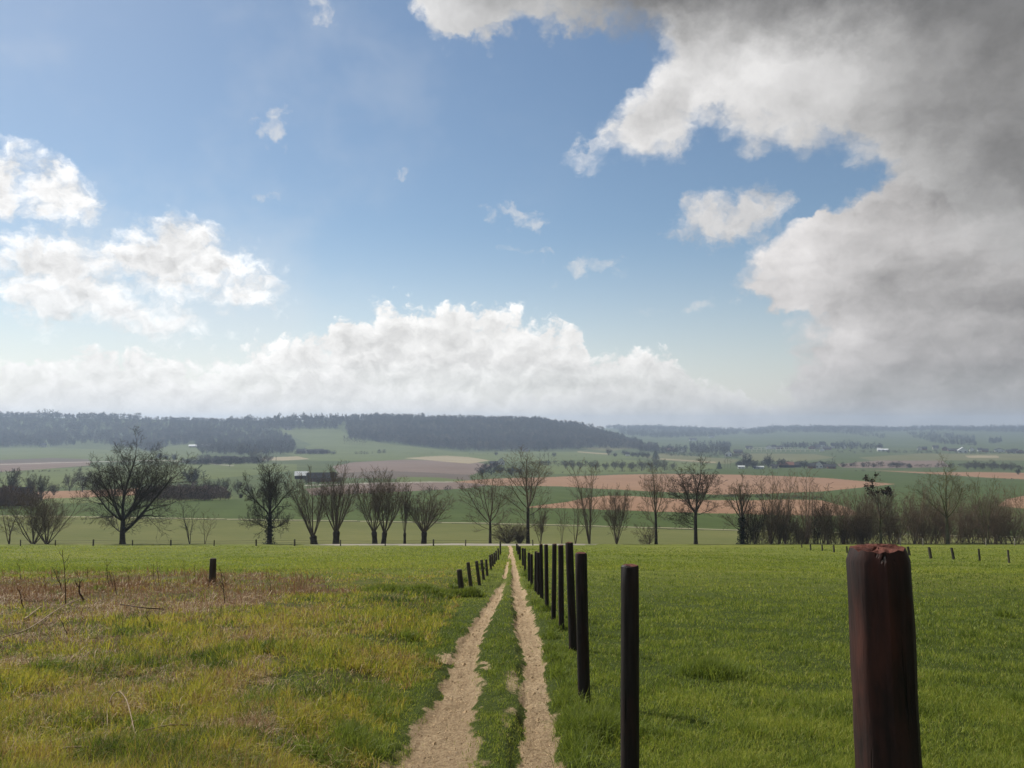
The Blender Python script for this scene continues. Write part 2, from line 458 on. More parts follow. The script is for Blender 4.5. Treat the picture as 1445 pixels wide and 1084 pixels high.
# ---- near ground: soil under grass and bare dirt
def ground_mat():
    m, n, b = new_mat('meadow_soil_and_dirt')
    P = n.pos()
    big = n.noise(P, .09, 4, .55); mid = n.noise(P, .8, 5, .6); fine = n.noise(P, 14, 5, .7); vf = n.noise(P, 60, 3, .7)
    st = n.noise(n.vm('MULTIPLY', P, (1.0, .35, 1.0)), 1.7, 6, .7)
    rough_w = n.attr('rough'); dirt = n.attr('dirt'); far = n.attr('far'); brown = n.attr('brown')
    green = n.mix(n.lin(fine, .3, .7), (.04, .060, .011), (.10, .13, .024))
    yell = n.mix(n.lin(fine, .3, .7), (.05, .045, .016), (.14, .12, .04))
    c = n.mix(n.m('MULTIPLY', rough_w, n.ss(st, .36, .6)), green, yell)
    # far part of the slope stands in for the sward itself
    fg = n.mix(n.lin(st, .28, .72), (.08, .105, .016), (.205, .235, .037))
    fg = n.mix(n.m('MULTIPLY', n.ss(mid, .52, .72), .6), fg, (.06, .085, .015))
    fg = n.mix(n.m('MULTIPLY', n.ss(big, .45, .65), .55), fg, (.21, .215, .045))
    c = n.mix(far, c, fg)
    c = n.mix(n.m('MULTIPLY', brown, n.ss(mid, .3, .6)), c, n.mix(n.lin(fine, .3, .7), (.08, .05, .028), (.20, .14, .075)))
    # dirt
    dfine = n.noise(P, 30, 6, .75)
    d = n.mix(n.lin(mid, .3, .7), (.40, .29, .175), (.56, .425, .27))
    d = n.mix(n.m('MULTIPLY', n.ss(dfine, .45, .62), .85), d, (.26, .175, .10))
    d = n.mix(n.m('MULTIPLY', n.ss(vf, .6, .8), .6), d, (.62, .52, .38))
    tyre = n.noise(n.vm('MULTIPLY', P, (22, 1.3, 1)), 1.0, 5, .6)
    d = n.mix(n.m('MULTIPLY', n.ss(tyre, .5, .7), .5), d, (.25, .17, .10))
    dm = n.ss(n.m('ADD', dirt, n.m('MULTIPLY', n.m('SUBTRACT', fine, .5), .8)), .2, .72)
    n.put(b.inputs['Base Color'], n.mix(dm, c, d))
    ht = n.m('ADD', n.m('MULTIPLY', dfine, 1.0), n.m('MULTIPLY', n.noise(P, 7, 5, .6), 1.2))
    hg = n.m('MULTIPLY', n.noise(P, 9, 6, .75), 2.5)
    n.put(b.inputs['Normal'], n.bump(n.mixf(dm, hg, ht), 1.0, .06))
    b.inputs['Roughness'].default_value = .95; b.inputs['Specular IOR Level'].default_value = .1
    return m
M_GROUND = ground_mat()

def field_mat(name, c1, c2, sc=.02, furrow=None, fine=1.2, c3=None):
    m, n, b = new_mat(name)
    P = n.pos()
    f = n.lin(n.noise(P, sc, 6, .62), .3, .7)
    g = n.noise(n.vm('MULTIPLY', P, (.35, 1, 1)), fine, 5, .7)
    c = n.mix(f, c1, c2)
    c = n.mix(n.m('MULTIPLY', n.lin(g, .35, .75), .45), c, c3 or tuple(x * .6 for x in c1))
    if furrow:
        ang, per = furrow
        d = n.vm('DOT_PRODUCT', P, (math.cos(ang) / per, math.sin(ang) / per, 0), out=1)
        w = n.m('SINE', n.m('ADD', n.m('MULTIPLY', d, 6.2832), n.m('MULTIPLY', n.noise(P, .05, 2, .5), 2.0)))
        c = n.mix(n.m('MULTIPLY', n.lin(w, -1, 1), .28), c, tuple(x * .7 for x in c1))
    n.put(b.inputs['Base Color'], c)
    n.put(b.inputs['Normal'], n.bump(g, .5, .25))
    b.inputs['Roughness'].default_value = 1.0; b.inputs['Specular IOR Level'].default_value = .05
    return m
FM = {
    'valley': field_mat('valley_pasture', (.060, .085, .030), (.10, .12, .05), .012, fine=.12),
    'olive':  field_mat('grazed_olive_sward', (.10, .115, .04), (.155, .155, .06), .03, fine=.9, c3=(.085, .10, .032)),
    'green':  field_mat('young_wheat', (.058, .085, .024), (.08, .108, .034), .02, (0.25, 14.), fine=.3),
    'green2': field_mat('bright_pasture', (.095, .12, .038), (.13, .155, .06), .012, fine=.15),
    'orange': field_mat('bare_orange_loam', (.25, .148, .092), (.31, .195, .125), .015, (1.35, 9.), fine=.35, c3=(.21, .115, .07)),
    'plum':   field_mat('ploughed_grey_loam', (.17, .125, .105), (.215, .165, .14), .012, (.9, 22.), fine=.1),
    'plumd':  field_mat('dark_ploughed_loam', (.105, .085, .07), (.14, .115, .095), .012, fine=.1),
    'tan':    field_mat('pale_stubble', (.27, .225, .14), (.34, .29, .19), .015, fine=.1),
    'olive2': field_mat('dull_olive_fallow', (.12, .125, .055), (.16, .155, .075), .012, fine=.1),
    'path':   field_mat('worn_grass_path', (.26, .25, .16), (.34, .32, .21), .3, fine=1.0),
    'pale':   field_mat('pale_gravel', (.25, .23, .20), (.32, .30, .26), .3, fine=1.5, c3=(.34, .3, .24)),
    'dark':   field_mat('dark_olive_strip', (.04, .045, .018), (.065, .07, .028), .3, fine=1.0),
}

def blade_mat(name, stops, trans=.45, rough=.6):
    m, n, b = new_mat(name)
    t = n.attr('tint'); h = n.attr('tip')
    r = n.new('ShaderNodeValToRGB'); n.put(r.inputs[0], t)
    e = r.color_ramp.elements
    while len(e) > 1: e.remove(e[-1])
    e[0].position = stops[0][0]; e[0].color = (*stops[0][1], 1)
    for p, c in stops[1:]:
        k = e.new(p); k.color = (*c, 1)
    c = n.mix(n.m('MULTIPLY', n.ss(h, .75, 1.0), .35), r.outputs[0], (.22, .19, .07))
    n.put(b.inputs['Base Color'], c)
    b.inputs['Roughness'].default_value = rough; b.inputs['Specular IOR Level'].default_value = .3
    tr = n.new('ShaderNodeBsdfTranslucent'); n.put(tr.inputs[0], c)
    mx = n.new('ShaderNodeMixShader'); mx.inputs[0].default_value = trans
    out = n.nt.nodes['Material Output']
    n.nt.links.new(b.outputs[0], mx.inputs[1]); n.nt.links.new(tr.outputs[0], mx.inputs[2]); n.nt.links.new(mx.outputs[0], out.inputs[0])
    return m
M_GREEN = blade_mat('green_grass_blade', [(0, (.08, .12, .017)), (.5, (.215, .275, .034)), (.85, (.36, .39, .052)), (1, (.42, .36, .12))], .45)
M_ROUGH = blade_mat('rough_grass_blade', [(0, (.05, .09, .012)), (.3, (.19, .235, .025)), (.55, (.47, .43, .045)), (.78, (.42, .30, .075)), (.9, (.17, .085, .04)), (1, (.46, .35, .19))], .45)
M_WEED = blade_mat('dead_weed_stem', [(0, (.13, .06, .03)), (.4, (.28, .15, .068)), (.75, (.40, .28, .14)), (1, (.58, .46, .28))], .3)
M_STALK = var_mat('dead_stalk', (.035, .018, .012), (.09, .05, .032), 12.0, .8)
M_STRAW = var_mat('pale_straw_stem', (.22, .15, .09), (.34, .26, .17), 12.0, .7)
M_CLOD = var_mat('dirt_clod', (.36, .25, .145), (.52, .39, .24), 30.0, .95, obj=False)
# ------------------------------------------------------------------ camera, render, sun, sky
SUN_AZ, SUN_EL = R(-46), R(44)
cam = bpy.data.cameras.new('camera'); camo = bpy.data.objects.new('camera', cam); COL.objects.link(camo)
camo.location = (0, 0, EYE); camo.rotation_euler = (math.pi / 2 + PITCH, 0, 0)
cam.sensor_fit = 'HORIZONTAL'; cam.angle = 2 * math.atan(CX / FPX); cam.clip_start = .05; cam.clip_end = 30000
SC.camera = camo
SC.view_settings.view_transform = 'Standard'; SC.view_settings.look = 'None'
SC.view_settings.exposure = 0.08; SC.view_settings.gamma = 1.0
SC.cycles.max_bounces = 5; SC.cycles.diffuse_bounces = 2; SC.cycles.transparent_max_bounces = 8
SC.cycles.volume_bounces = 0
SC.cycles.use_denoising = True

sun = bpy.data.lights.new('sun', 'SUN'); sun.energy = 5.0; sun.angle = R(.55); sun.color = (1, .95, .86)
suno = bpy.data.objects.new('sun', sun); COL.objects.link(suno)
sdir = Vector((math.sin(SUN_AZ) * math.cos(SUN_EL), math.cos(SUN_AZ) * math.cos(SUN_EL), math.sin(SUN_EL)))
suno.rotation_euler = sdir.to_track_quat('Z', 'Y').to_euler(); suno.location = (0, 0, 50)

world = bpy.data.worlds.new('World'); SC.world = world; world.use_nodes = True
def build_sky():
    nt = world.node_tree; n = N(nt)
    bg = nt.nodes['Background']
    sky = n.new('ShaderNodeTexSky', sky_type='NISHITA'); sky.sun_disc = False
    sky.sun_elevation = SUN_EL; sky.sun_rotation = SUN_AZ; sky.air_density = 1.0; sky.dust_density = .35; sky.ozone_density = 1.6
    STR = .087
    skyc = n.scale(sky.outputs[0], STR)
    skyc = n.vm('MULTIPLY', skyc, (.98, 1.02, 1.0))
    D = n.vm('NORMALIZE', n.new('ShaderNodeTexCoord').outputs['Generated'])
    sep = n.new('ShaderNodeSeparateXYZ'); n.put(sep.inputs[0], D)
    DEG = 180 / math.pi
    az0 = n.m('MULTIPLY', n.m('ARCTAN2', sep.outputs[0], sep.outputs[1]), DEG)
    el0 = n.m('MULTIPLY', n.m('ARCSINE', sep.outputs[2]), DEG)
    # billows: the cloud outlines are pushed about by fractal noise
    cs = n.new('ShaderNodeCombineXYZ'); n.put(cs.inputs[0], n.scale(D, 1.0) and sep.outputs[0]); n.put(cs.inputs[1], sep.outputs[1]); n.put(cs.inputs[2], n.m('MULTIPLY', sep.outputs[2], 1.25))
    P = cs.outputs[0]
    w1 = n.noise(P, 7, 3, .5, color=True)
    w2 = n.noise(P, 24, 9, .62, color=True)
    wv = n.vm('ADD', n.scale(n.vm('SUBTRACT', w1, (.5, .5, .5)), 3.6), n.scale(n.vm('SUBTRACT', w2, (.5, .5, .5)), 4.2))
    ws = n.new('ShaderNodeSeparateXYZ'); n.put(ws.inputs[0], wv)
    az = n.m('ADD', az0, ws.outputs[0]); el = n.m('ADD', el0, ws.outputs[1])
    pv = n.new('ShaderNodeCombineXYZ'); n.put(pv.inputs[0], az); n.put(pv.inputs[1], el); p2 = pv.outputs[0]

    def ae(px, py):
        dx, dy, dz = ray(px, py)
        l = math.sqrt(dx * dx + dy * dy + dz * dz)
        return math.degrees(math.atan2(dx, dy)), math.degrees(math.asin(dz / l))
    A0, A1, E0, E1 = -50., 50., -4., 46.
    def curve(src, pts, s0, s1, d0, d1):
        c = n.new('ShaderNodeFloatCurve'); cu = c.mapping.curves[0]; c.mapping.use_clip = False
        pts = sorted(pts)
        q = [((a - s0) / (s1 - s0), (b - d0) / (d1 - d0)) for a, b in pts]
        cu.points[0].location = q[0]; cu.points[1].location = q[-1]
        for a in q[1:-1]: cu.points.new(*a)
        for p in cu.points: p.handle_type = 'VECTOR'
        c.mapping.update()
        n.put(c.inputs['Value'], n.lin(src, s0, s1, 0, 1))
        return n.m('ADD', n.m('MULTIPLY', c.outputs[0], d1 - d0), d0)
    def el_of_az(pp): return curve(az, [(-50., ae(*pp[0])[1])] + [ae(*p) for p in pp] + [(50., ae(*pp[-1])[1])], A0, A1, E0, E1)
    def az_of_el(pp):
        q = sorted([(ae(*p)[1], ae(*p)[0]) for p in pp]); q = [(-4., q[0][1])] + q + [(46., q[-1][1])]
        return curve(el, q, E0, E1, A0, A1)

    # A: upper sheet whose underside reaches down from the top edge
    eA = el_of_az([(380, -330), (500, -180), (560, -40), (583, 25), (610, 58), (650, 78), (690, 94), (720, 80), (760, 66), (850, 54), (890, 56), (925, 52), (1000, 44), (1120, 40), (1445, 60)])
    sA = n.m('SUBTRACT', el, eA)
    # B: the big grey bank below it
    aB = az_of_el([(760, -200), (880, 10), (912, 55), (903, 80), (886, 115), (852, 148), (815, 182), (778, 202), (790, 222), (830, 245)])
    eB = el_of_az([(700, 225), (800, 234), (850, 240), (895, 246), (945, 246), (985, 205), (1010, 208), (1060, 222), (1110, 226), (1150, 238), (1195, 232), (1225, 255), (1445, 420)])
    sB = n.m('MINIMUM', n.m('SUBTRACT', az, aB), n.m('SUBTRACT', el, eB))
    # C: the bank on the right
    aC = az_of_el([(1445, 170), (1300, 205), (1228, 250), (1185, 288), (1140, 310), (1095, 322), (1062, 345), (1036, 380), (1034, 420), (1098, 440), (1112, 480), (1100, 520), (1085, 545), (1030, 575), (960, 600)])
    sC = n.m('SUBTRACT', az, aC)
    # D: the long low bank of cumulus along the horizon
    eD = el_of_az([(-250, 500), (0, 487), (60, 494), (120, 490), (180, 482), (240, 490), (290, 494), (330, 470), (370, 452), (420, 458), (455, 462), (500, 425), (550, 415), (600, 420), (640, 415), (665, 436), (700, 426), (740, 425), (790, 442), (820, 450), (832, 484), (880, 487), (920, 484), (960, 496), (1000, 516), (1060, 532), (1200, 545), (1600, 540)])
    sD = n.m('SUBTRACT', eD, el)
    eD2 = el_of_az([(-250, 545), (0, 532), (100, 522), (200, 530), (300, 520), (380, 538), (430, 515), (500, 502), (560, 508), (620, 530), (700, 544), (770, 540), (850, 520), (920, 516), (1000, 535), (1100, 565), (1600, 565)])
    sD2 = n.m('SUBTRACT', eD2, el)
    eD3 = el_of_az([(-250, 566), (0, 560), (200, 566), (330, 552), (460, 560), (600, 552), (700, 545), (790, 550), (900, 562), (1000, 556), (1150, 578), (1600, 575)])
    sD3 = n.m('SUBTRACT', eD3, el)

    def blob(px, py, rx, ry):
        a, e = ae(px, py); k = math.degrees(1 / FPX)
        ra, re = rx * k, ry * k
        v = n.vm('MULTIPLY', n.vm('SUBTRACT', p2, (a, e, 0)), (1 / ra, 1 / re, 0))
        return n.m('MULTIPLY_ADD', n.vm('LENGTH', v, out=1), -min(ra, re), min(ra, re))
    def union(lst):
        s = lst[0]
        for x in lst[1:]: s = n.m('SMOOTH_MAX', s, x, .5)
        return s
    small = union([blob(*b) for b in [
        (235, 350, 78, 44), (170, 360, 70, 32), (295, 374, 70, 32), (235, 385, 100, 28),
        (70, 378, 58, 46), (60, 418, 58, 36), (125, 408, 68, 32), (175, 430, 66, 28), (215, 448, 66, 24), (345, 414, 48, 26),
        (85, 282, 46, 34), (8, 268, 36, 42)]])
    pair = union([blob(*b) for b in [(1003, 306, 34, 40), (1062, 298, 44, 42), (1032, 322, 66, 24)]])
    wisps = union([blob(*b) for b in [(392, 176, 24, 17), (458, 8, 24, 18), (822, 388, 58, 19), (718, 308, 30, 14), (748, 320, 26, 12), (710, 357, 14, 7), (960, 438, 62, 9), (375, 268, 26, 8), (552, 252, 12, 7), (748, 364, 12, 5)]])

    fine = n.noise(P, 60, 6, .62)
    fo = n.m('MULTIPLY', n.m('SUBTRACT', fine, .5), 1.1)
    # cauliflower billows: fractal cells in azimuth and elevation
    def cells(shift, sc, det):
        v = n.new('ShaderNodeTexVoronoi'); v.voronoi_dimensions = '2D'; v.feature = 'SMOOTH_F1' if det < 1 else 'F1'; v.normalize = False
        wq = n.vm('ADD', n.vm('ADD', q2, n.scale(n.vm('SUBTRACT', w2, (.5, .5, .5)), 2.6)), shift)
        n.put(v.inputs['Vector'], n.vm('MULTIPLY', wq, (1, 1.25, 0)))
        v.inputs['Scale'].default_value = sc; v.inputs['Detail'].default_value = det; v.inputs['Roughness'].default_value = .52; v.inputs['Lacunarity'].default_value = 2.3
        return n.m('SUBTRACT', .56, v.outputs['Distance'])
    qv = n.new('ShaderNodeCombineXYZ'); n.put(qv.inputs[0], az0); n.put(qv.inputs[1], el0); q2 = qv.outputs[0]
    bs = cells((0, 0, 0), .52, 3); bs2 = cells((-.42, .62, 0), .52, 3)
    bl_ = cells((7, 3, 0), .24, 3); bl2 = cells((6.2, 4.1, 0), .24, 3)
    rel_s = n.m('SUBTRACT', bs, bs2); rel_l = n.m('SUBTRACT', bl_, bl2)
    fs = n.m('ADD', fo, n.m('MULTIPLY', bs, 1.7)); fS = n.m('ADD', n.m('ADD', n.m('MULTIPLY', fo, .6), n.m('MULTIPLY', bs, 1.0)), .7); fl_ = n.m('ADD', n.m('MULTIPLY', fo, .6), n.m('MULTIPLY', bl_, 2.0))
    def mask(s, soft, off=0.0, f=None): return n.ss(n.m('ADD', s, f if f is not None else fs), off, soft)
    # relief: how much denser the cloud is here than a little nearer the sun
    sd = tuple(sdir)
    r1 = n.noise(P, 13, 7, .60)
    r2 = n.noise(n.vm('ADD', P, tuple(.030 * x for x in sd)), 13, 7, .60)
    relief = n.m('SUBTRACT', r1, r2)
    r3 = n.noise(P, 5, 4, .5)
    blot = n.m('SUBTRACT', r3, .5)
    flat = n.new('ShaderNodeCombineXYZ'); n.put(flat.inputs[0], n.m('MULTIPLY', az0, .030)); n.put(flat.inputs[1], n.m('MULTIPLY', el0, .095)); flat.inputs[2].default_value = 3.7
    strat = n.m('SUBTRACT', n.noise(flat.outputs[0], 2.6, 4, .5), .5)

    def grey(v, warm=(1.0, .975, .955)):
        c = n.new('ShaderNodeCombineXYZ')
        for i in range(3): n.put(c.inputs[i], n.m('MULTIPLY', v, warm[i]))
        return c.outputs[0]
    # brightness of each bank: lit edge -> thick inside
    east = n.lin(az0, -8, 32, 0, 1)          # away from the sun the banks are thicker and greyer
    def shade(s, depth, edge, deep, rel=.5, bl=.25, strt=0., puff=None, pk=.3):
        t = n.ss(n.m('ADD', s, n.m('MULTIPLY', bs if puff is rel_s else bl_, 1.5)), .1, depth)
        v = n.mixf(t, edge, deep)
        k = n.m('ADD', n.m('ADD', n.m('MULTIPLY', relief, rel), n.m('MULTIPLY', blot, bl)), 1.0)
        if puff is not None: k = n.m('ADD', k, n.m('MULTIPLY', puff, pk))
        if strt: k = n.m('ADD', k, n.m('MULTIPLY', strat, strt))
        return n.m('MULTIPLY', v, n.m('MAXIMUM', k, .25))
    vA = shade(sA, 6.0, n.mixf(n.lin(az0, -8, 12), .78, .17), n.mixf(n.lin(az0, -8, 12), .52, .10), .25, .25, 0., rel_l, .25)
    vB = shade(sB, 8.0, n.mixf(n.lin(az0, 2, 33), .82, .42), n.mixf(n.lin(az0, 4, 33), .58, .235), .25, .2, .35, rel_l, .24)
    aP, eP = ae(1110, 100)
    vv = n.vm('MULTIPLY', n.vm('SUBTRACT', p2, (aP, eP, 0)), (1 / 9.0, 1 / 2.8, 0))
    patch = n.m('SUBTRACT', 1.0, n.ss(n.vm('LENGTH', vv, out=1), 0, 1.4))
    vB = n.m('ADD', vB, n.m('MULTIPLY', patch, .22))
    vC = shade(sC, 9.0, n.mixf(n.lin(az0, 16, 33), .70, .45), n.mixf(n.lin(az0, 18, 33), .54, .36), .2, .2, 1.35, rel_l, .26)
    vD = shade(sD, 3.4, n.mixf(n.lin(az0, -14, 20), 1.0, .80), n.mixf(n.lin(az0, -10, 24), .80, .58), .45, .2, .12, rel_s, .26)
    vD2 = shade(sD2, 2.4, n.mixf(n.lin(az0, -14, 22), .93, .66), n.mixf(n.lin(az0, -10, 24), .82, .55), .3, .15, .12, rel_s, .2)
    vD3 = shade(sD3, 2.0, n.mixf(n.lin(az0, -14, 24), .90, .58), n.mixf(n.lin(az0, -10, 24), .80, .48), .25, .1, .15, rel_s, .16)
    vS = shade(small, 2.2, .97, .74, .4, .15, 0., rel_s, .35)
    vP = n.m('MULTIPLY', n.m('ADD', 1.0, n.m('MULTIPLY', rel_l, .3)), .62)

    col = skyc
    # thin veil low on the sky, then the banks from far to near
    veil = n.m('POWER', n.lin(el0, 15, 0, 0, 1), 2.0)
    hz = n.mixf(n.lin(az0, -6, 32), .97, .56)
    col = n.mix(n.m('MULTIPLY', veil, .95), col, grey(hz, (1.0, .965, .92)))
    wsp = n.m('MULTIPLY', mask(wisps, 1.6, .4, fS), .7)
    col = n.mix(wsp, col, grey(.72, (1, 1, 1)))
    veil2 = n.m('MULTIPLY', n.m('MULTIPLY', n.ss(n.noise(P, 3.0, 5, .6), .48, .72), n.lin(az0, 6, -22, 0, 1)), .30)
    col = n.mix(veil2, col, grey(.78, (1, 1, 1)))
    for sx, vx, so, k0 in ((sD, vD, 1.15, .96), (sD2, vD2, 1.2, .88), (sD3, vD3, 1.4, .7)):
        mx = n.m('MULTIPLY', mask(sx, so), n.lin(el0, .3, 4.5, .35, k0))
        col = n.mix(mx, col, grey(vx, (1.0, .985, .96)))
    ms = n.m('MULTIPLY', n.m('MULTIPLY', mask(small, 1.7, 0., fS), .97), n.lin(el0, 5, 9, .75, 1))
    col = n.mix(ms, col, grey(vS, (1, .99, .975)))
    col = n.mix(n.m('MULTIPLY', mask(pair, 1.8, 0., fS), .92), col, grey(vP))
    mC = n.m('MULTIPLY', mask(sC, 2.2, -.2, fl_), n.lin(el0, 0, 4, .6, 1.0))
    col = n.mix(mC, col, grey(vC, (1.0, .968, .955)))
    mB = mask(sB, 2.6, -.2, fl_)
    col = n.mix(mB, col, grey(vB, (1.0, .985, .975)))
    mA = n.ss(n.m('ADD', sA, n.m('MULTIPLY', fl_, n.lin(az0, 4, 12, 1, .4))), n.lin(az0, 6, 14, 0, -2.2), n.lin(az0, 6, 14, 1.8, 3.6))
    col = n.mix(mA, col, grey(vA, (1.0, .995, .995)))
    n.put(bg.inputs['Color'], col); bg.inputs['Strength'].default_value = 1.0
    world.cycles.sampling_method = 'MANUAL'; world.cycles.sample_map_resolution = 1024
build_sky()
# ------------------------------------------------------------------ the ground: one sheet out to the horizon, parted along its field edges
def inpoly(px, py, poly):
    inside = np.zeros(px.shape, bool)
    n = len(poly); j = n - 1
    for i in range(n):
        xi, yi = poly[i]; xj, yj = poly[j]
        c = ((yi > py) != (yj > py)) & (px < (xj - xi) * (py - yi) / ((yj - yi) + 1e-12) + xi)
        inside ^= c; j = i
    return inside

PATH_PTS = [(-900, 722), (0, 728), (160, 730), (360, 733.2), (480, 735), (640, 737.5), (800, 741), (1040, 748), (1200, 752), (1445, 758), (2300, 770)]
def path_y(px): return np.interp(px, [p[0] for p in PATH_PTS], [p[1] for p in PATH_PTS])

FIELDS = [   # (object name, material, outline in the photo's pixels), later ones over earlier ones
    ('pasture', 'green2', [(-300, 634), (70, 632), (130, 634), (240, 638), (300, 648), (240, 652), (125, 650), (0, 652), (-300, 654)]),
    ('pasture', 'green2', [(-300, 666), (60, 662), (200, 656), (300, 655), (420, 655), (420, 664), (300, 676), (150, 688), (-300, 690)]),
    ('pasture', 'green2', [(215, 632), (270, 626), (290, 640), (255, 648), (220, 644)]),
    ('pasture', 'green2', [(385, 604), (480, 606), (497, 618), (560, 628), (640, 637), (700, 640), (560, 651), (440, 650), (400, 640), (440, 628)]),
    ('pasture', 'green2', [(620, 640), (760, 637), (900, 640), (930, 646), (800, 650), (690, 652), (640, 645)]),
    ('pasture', 'green2', [(740, 655), (860, 648), (1010, 655), (1010, 662), (900, 668), (780, 669)]),
    ('fallow_field', 'olive2', [(820, 633), (870, 626), (905, 632), (860, 637)]),
    ('fallow_field', 'olive2', [(905, 646), (935, 640), (1045, 649), (1030, 655), (960, 652)]),
    ('stubble_field', 'tan', [(815, 637), (862, 640), (860, 641.6), (815, 638.4)]),
    ('stubble_field', 'tan', [(930, 647), (1012, 651.5), (1010, 653.3), (928, 648.6)]),
    ('fallow_field', 'plumd', [(-300, 649), (0, 649), (70, 646.5), (126, 648), (128, 652), (0, 655), (-300, 656)]),
    ('ploughed_field', 'plum', [(-300, 655), (0, 654), (130, 651), (128, 657), (62, 662), (0, 666), (-300, 668)]),
    ('farm_track', 'pale', [(-300, 656.3), (0, 655.2), (130, 651.4), (200, 650), (240, 649.3), (275, 652), (330, 657), (330, 657.9), (275, 653.0), (240, 650.2), (130, 652.2), (0, 656.1), (-300, 657.2)]),
    ('stubble_field', 'tan', [(365, 646), (420, 644), (438, 648), (400, 650), (370, 650)]),
    ('ploughed_field', 'plum', [(470, 658), (500, 652), (572, 648.5), (672, 652.5), (700, 658), (668, 670), (600, 672), (480, 670)]),
    ('fallow_field', 'plumd', [(470, 668), (540, 664), (600, 667), (664, 670), (664, 677.5), (600, 676), (470, 674)]),
    ('pasture', 'green2', [(560, 673), (620, 674), (664, 678), (640, 681), (560, 680)]),
    ('stubble_field', 'tan', [(570, 646.5), (630, 643), (660, 645), (692, 650), (664, 654.5), (620, 651)]),
    ('ploughed_field', 'plum', [(430, 690), (500, 683), (565, 680), (660, 680.5), (710, 682), (660, 689), (581, 693), (440, 699)]),
    ('farm_track', 'pale', [(430, 684.6), (520, 681), (660, 679.3), (760, 676.5), (760, 677.3), (660, 680.3), (520, 682.2), (430, 685.8)]),
    ('ploughed_field', 'orange', [(20, 697), (60, 693.5), (120, 692), (195, 689), (196, 699), (110, 703.5), (60, 704), (20, 705)]),
    ('pasture', 'green2', [(-300, 708), (60, 704), (200, 699), (320, 690), (330, 706), (200, 709), (-300, 716)]),
    ('wheat_field', 'green', [(-300, 716), (0, 712), (200, 709), (320, 705), (440, 699.5), (581, 693.3), (659, 689.5), (700, 687.5), (760, 686), (790, 687), (905, 693), (1015, 698), (1161, 693.5), (1262, 684), (1445, 690), (2000, 700), (2300, 775), (1445, 760), (720, 745), (-300, 730)]),
    ('wheat_field', 'green', [(985, 662.5), (1012, 661), (1197, 663), (1310, 669), (1400, 677), (1445, 678), (2000, 690), (2000, 722), (1445, 712), (1240, 700), (1262, 683), (1164, 674.6), (1015, 669)]),
    ('ploughed_field', 'orange', [(640, 679.8), (700, 675.5), (783, 673), (860, 670.5), (940, 669), (1015, 669.4), (1090, 671.5), (1164, 674.6), (1215, 679), (1263, 683.3), (1161, 693.5), (1065, 697.5), (1015, 698), (906, 693), (783, 686), (700, 685.5)]),
    ('ploughed_field', 'orange', [(739, 716), (770, 712), (800, 708.5), (830, 702), (859, 699.5), (900, 701), (960, 704.5), (1040, 706.5), (1110, 705), (1160, 706), (1195, 716), (1215, 727), (1150, 728), (1072, 726), (1000, 724), (916, 722), (830, 718)]),
    ('ploughed_field', 'orange', [(1226, 663.6), (1307, 666.5), (1380, 666.5), (1445, 667.5), (2000, 674), (2000, 683), (1445, 676.6), (1394, 674.4), (1310, 668.6)]),
    ('ploughed_field', 'orange', [(1408, 714), (1420, 705), (1445, 700), (1900, 694), (1900, 712), (1445, 718)]),
    ('ploughed_field', 'plum', [(1180, 655), (1240, 650), (1330, 650), (1340, 659), (1250, 661), (1190, 660)]),
    ('fallow_field', 'olive2', [(1210, 646), (1300, 640), (1430, 641), (1600, 645), (1600, 651), (1340, 650), (1230, 650)]),
    ('stubble_field', 'tan', [(1362, 643), (1408, 643), (1409, 646.4), (1366, 646.2)]),
    ('fallow_field', 'olive2', [(1040, 640), (1150, 641), (1180, 646), (1120, 652), (1050, 650)]),
]

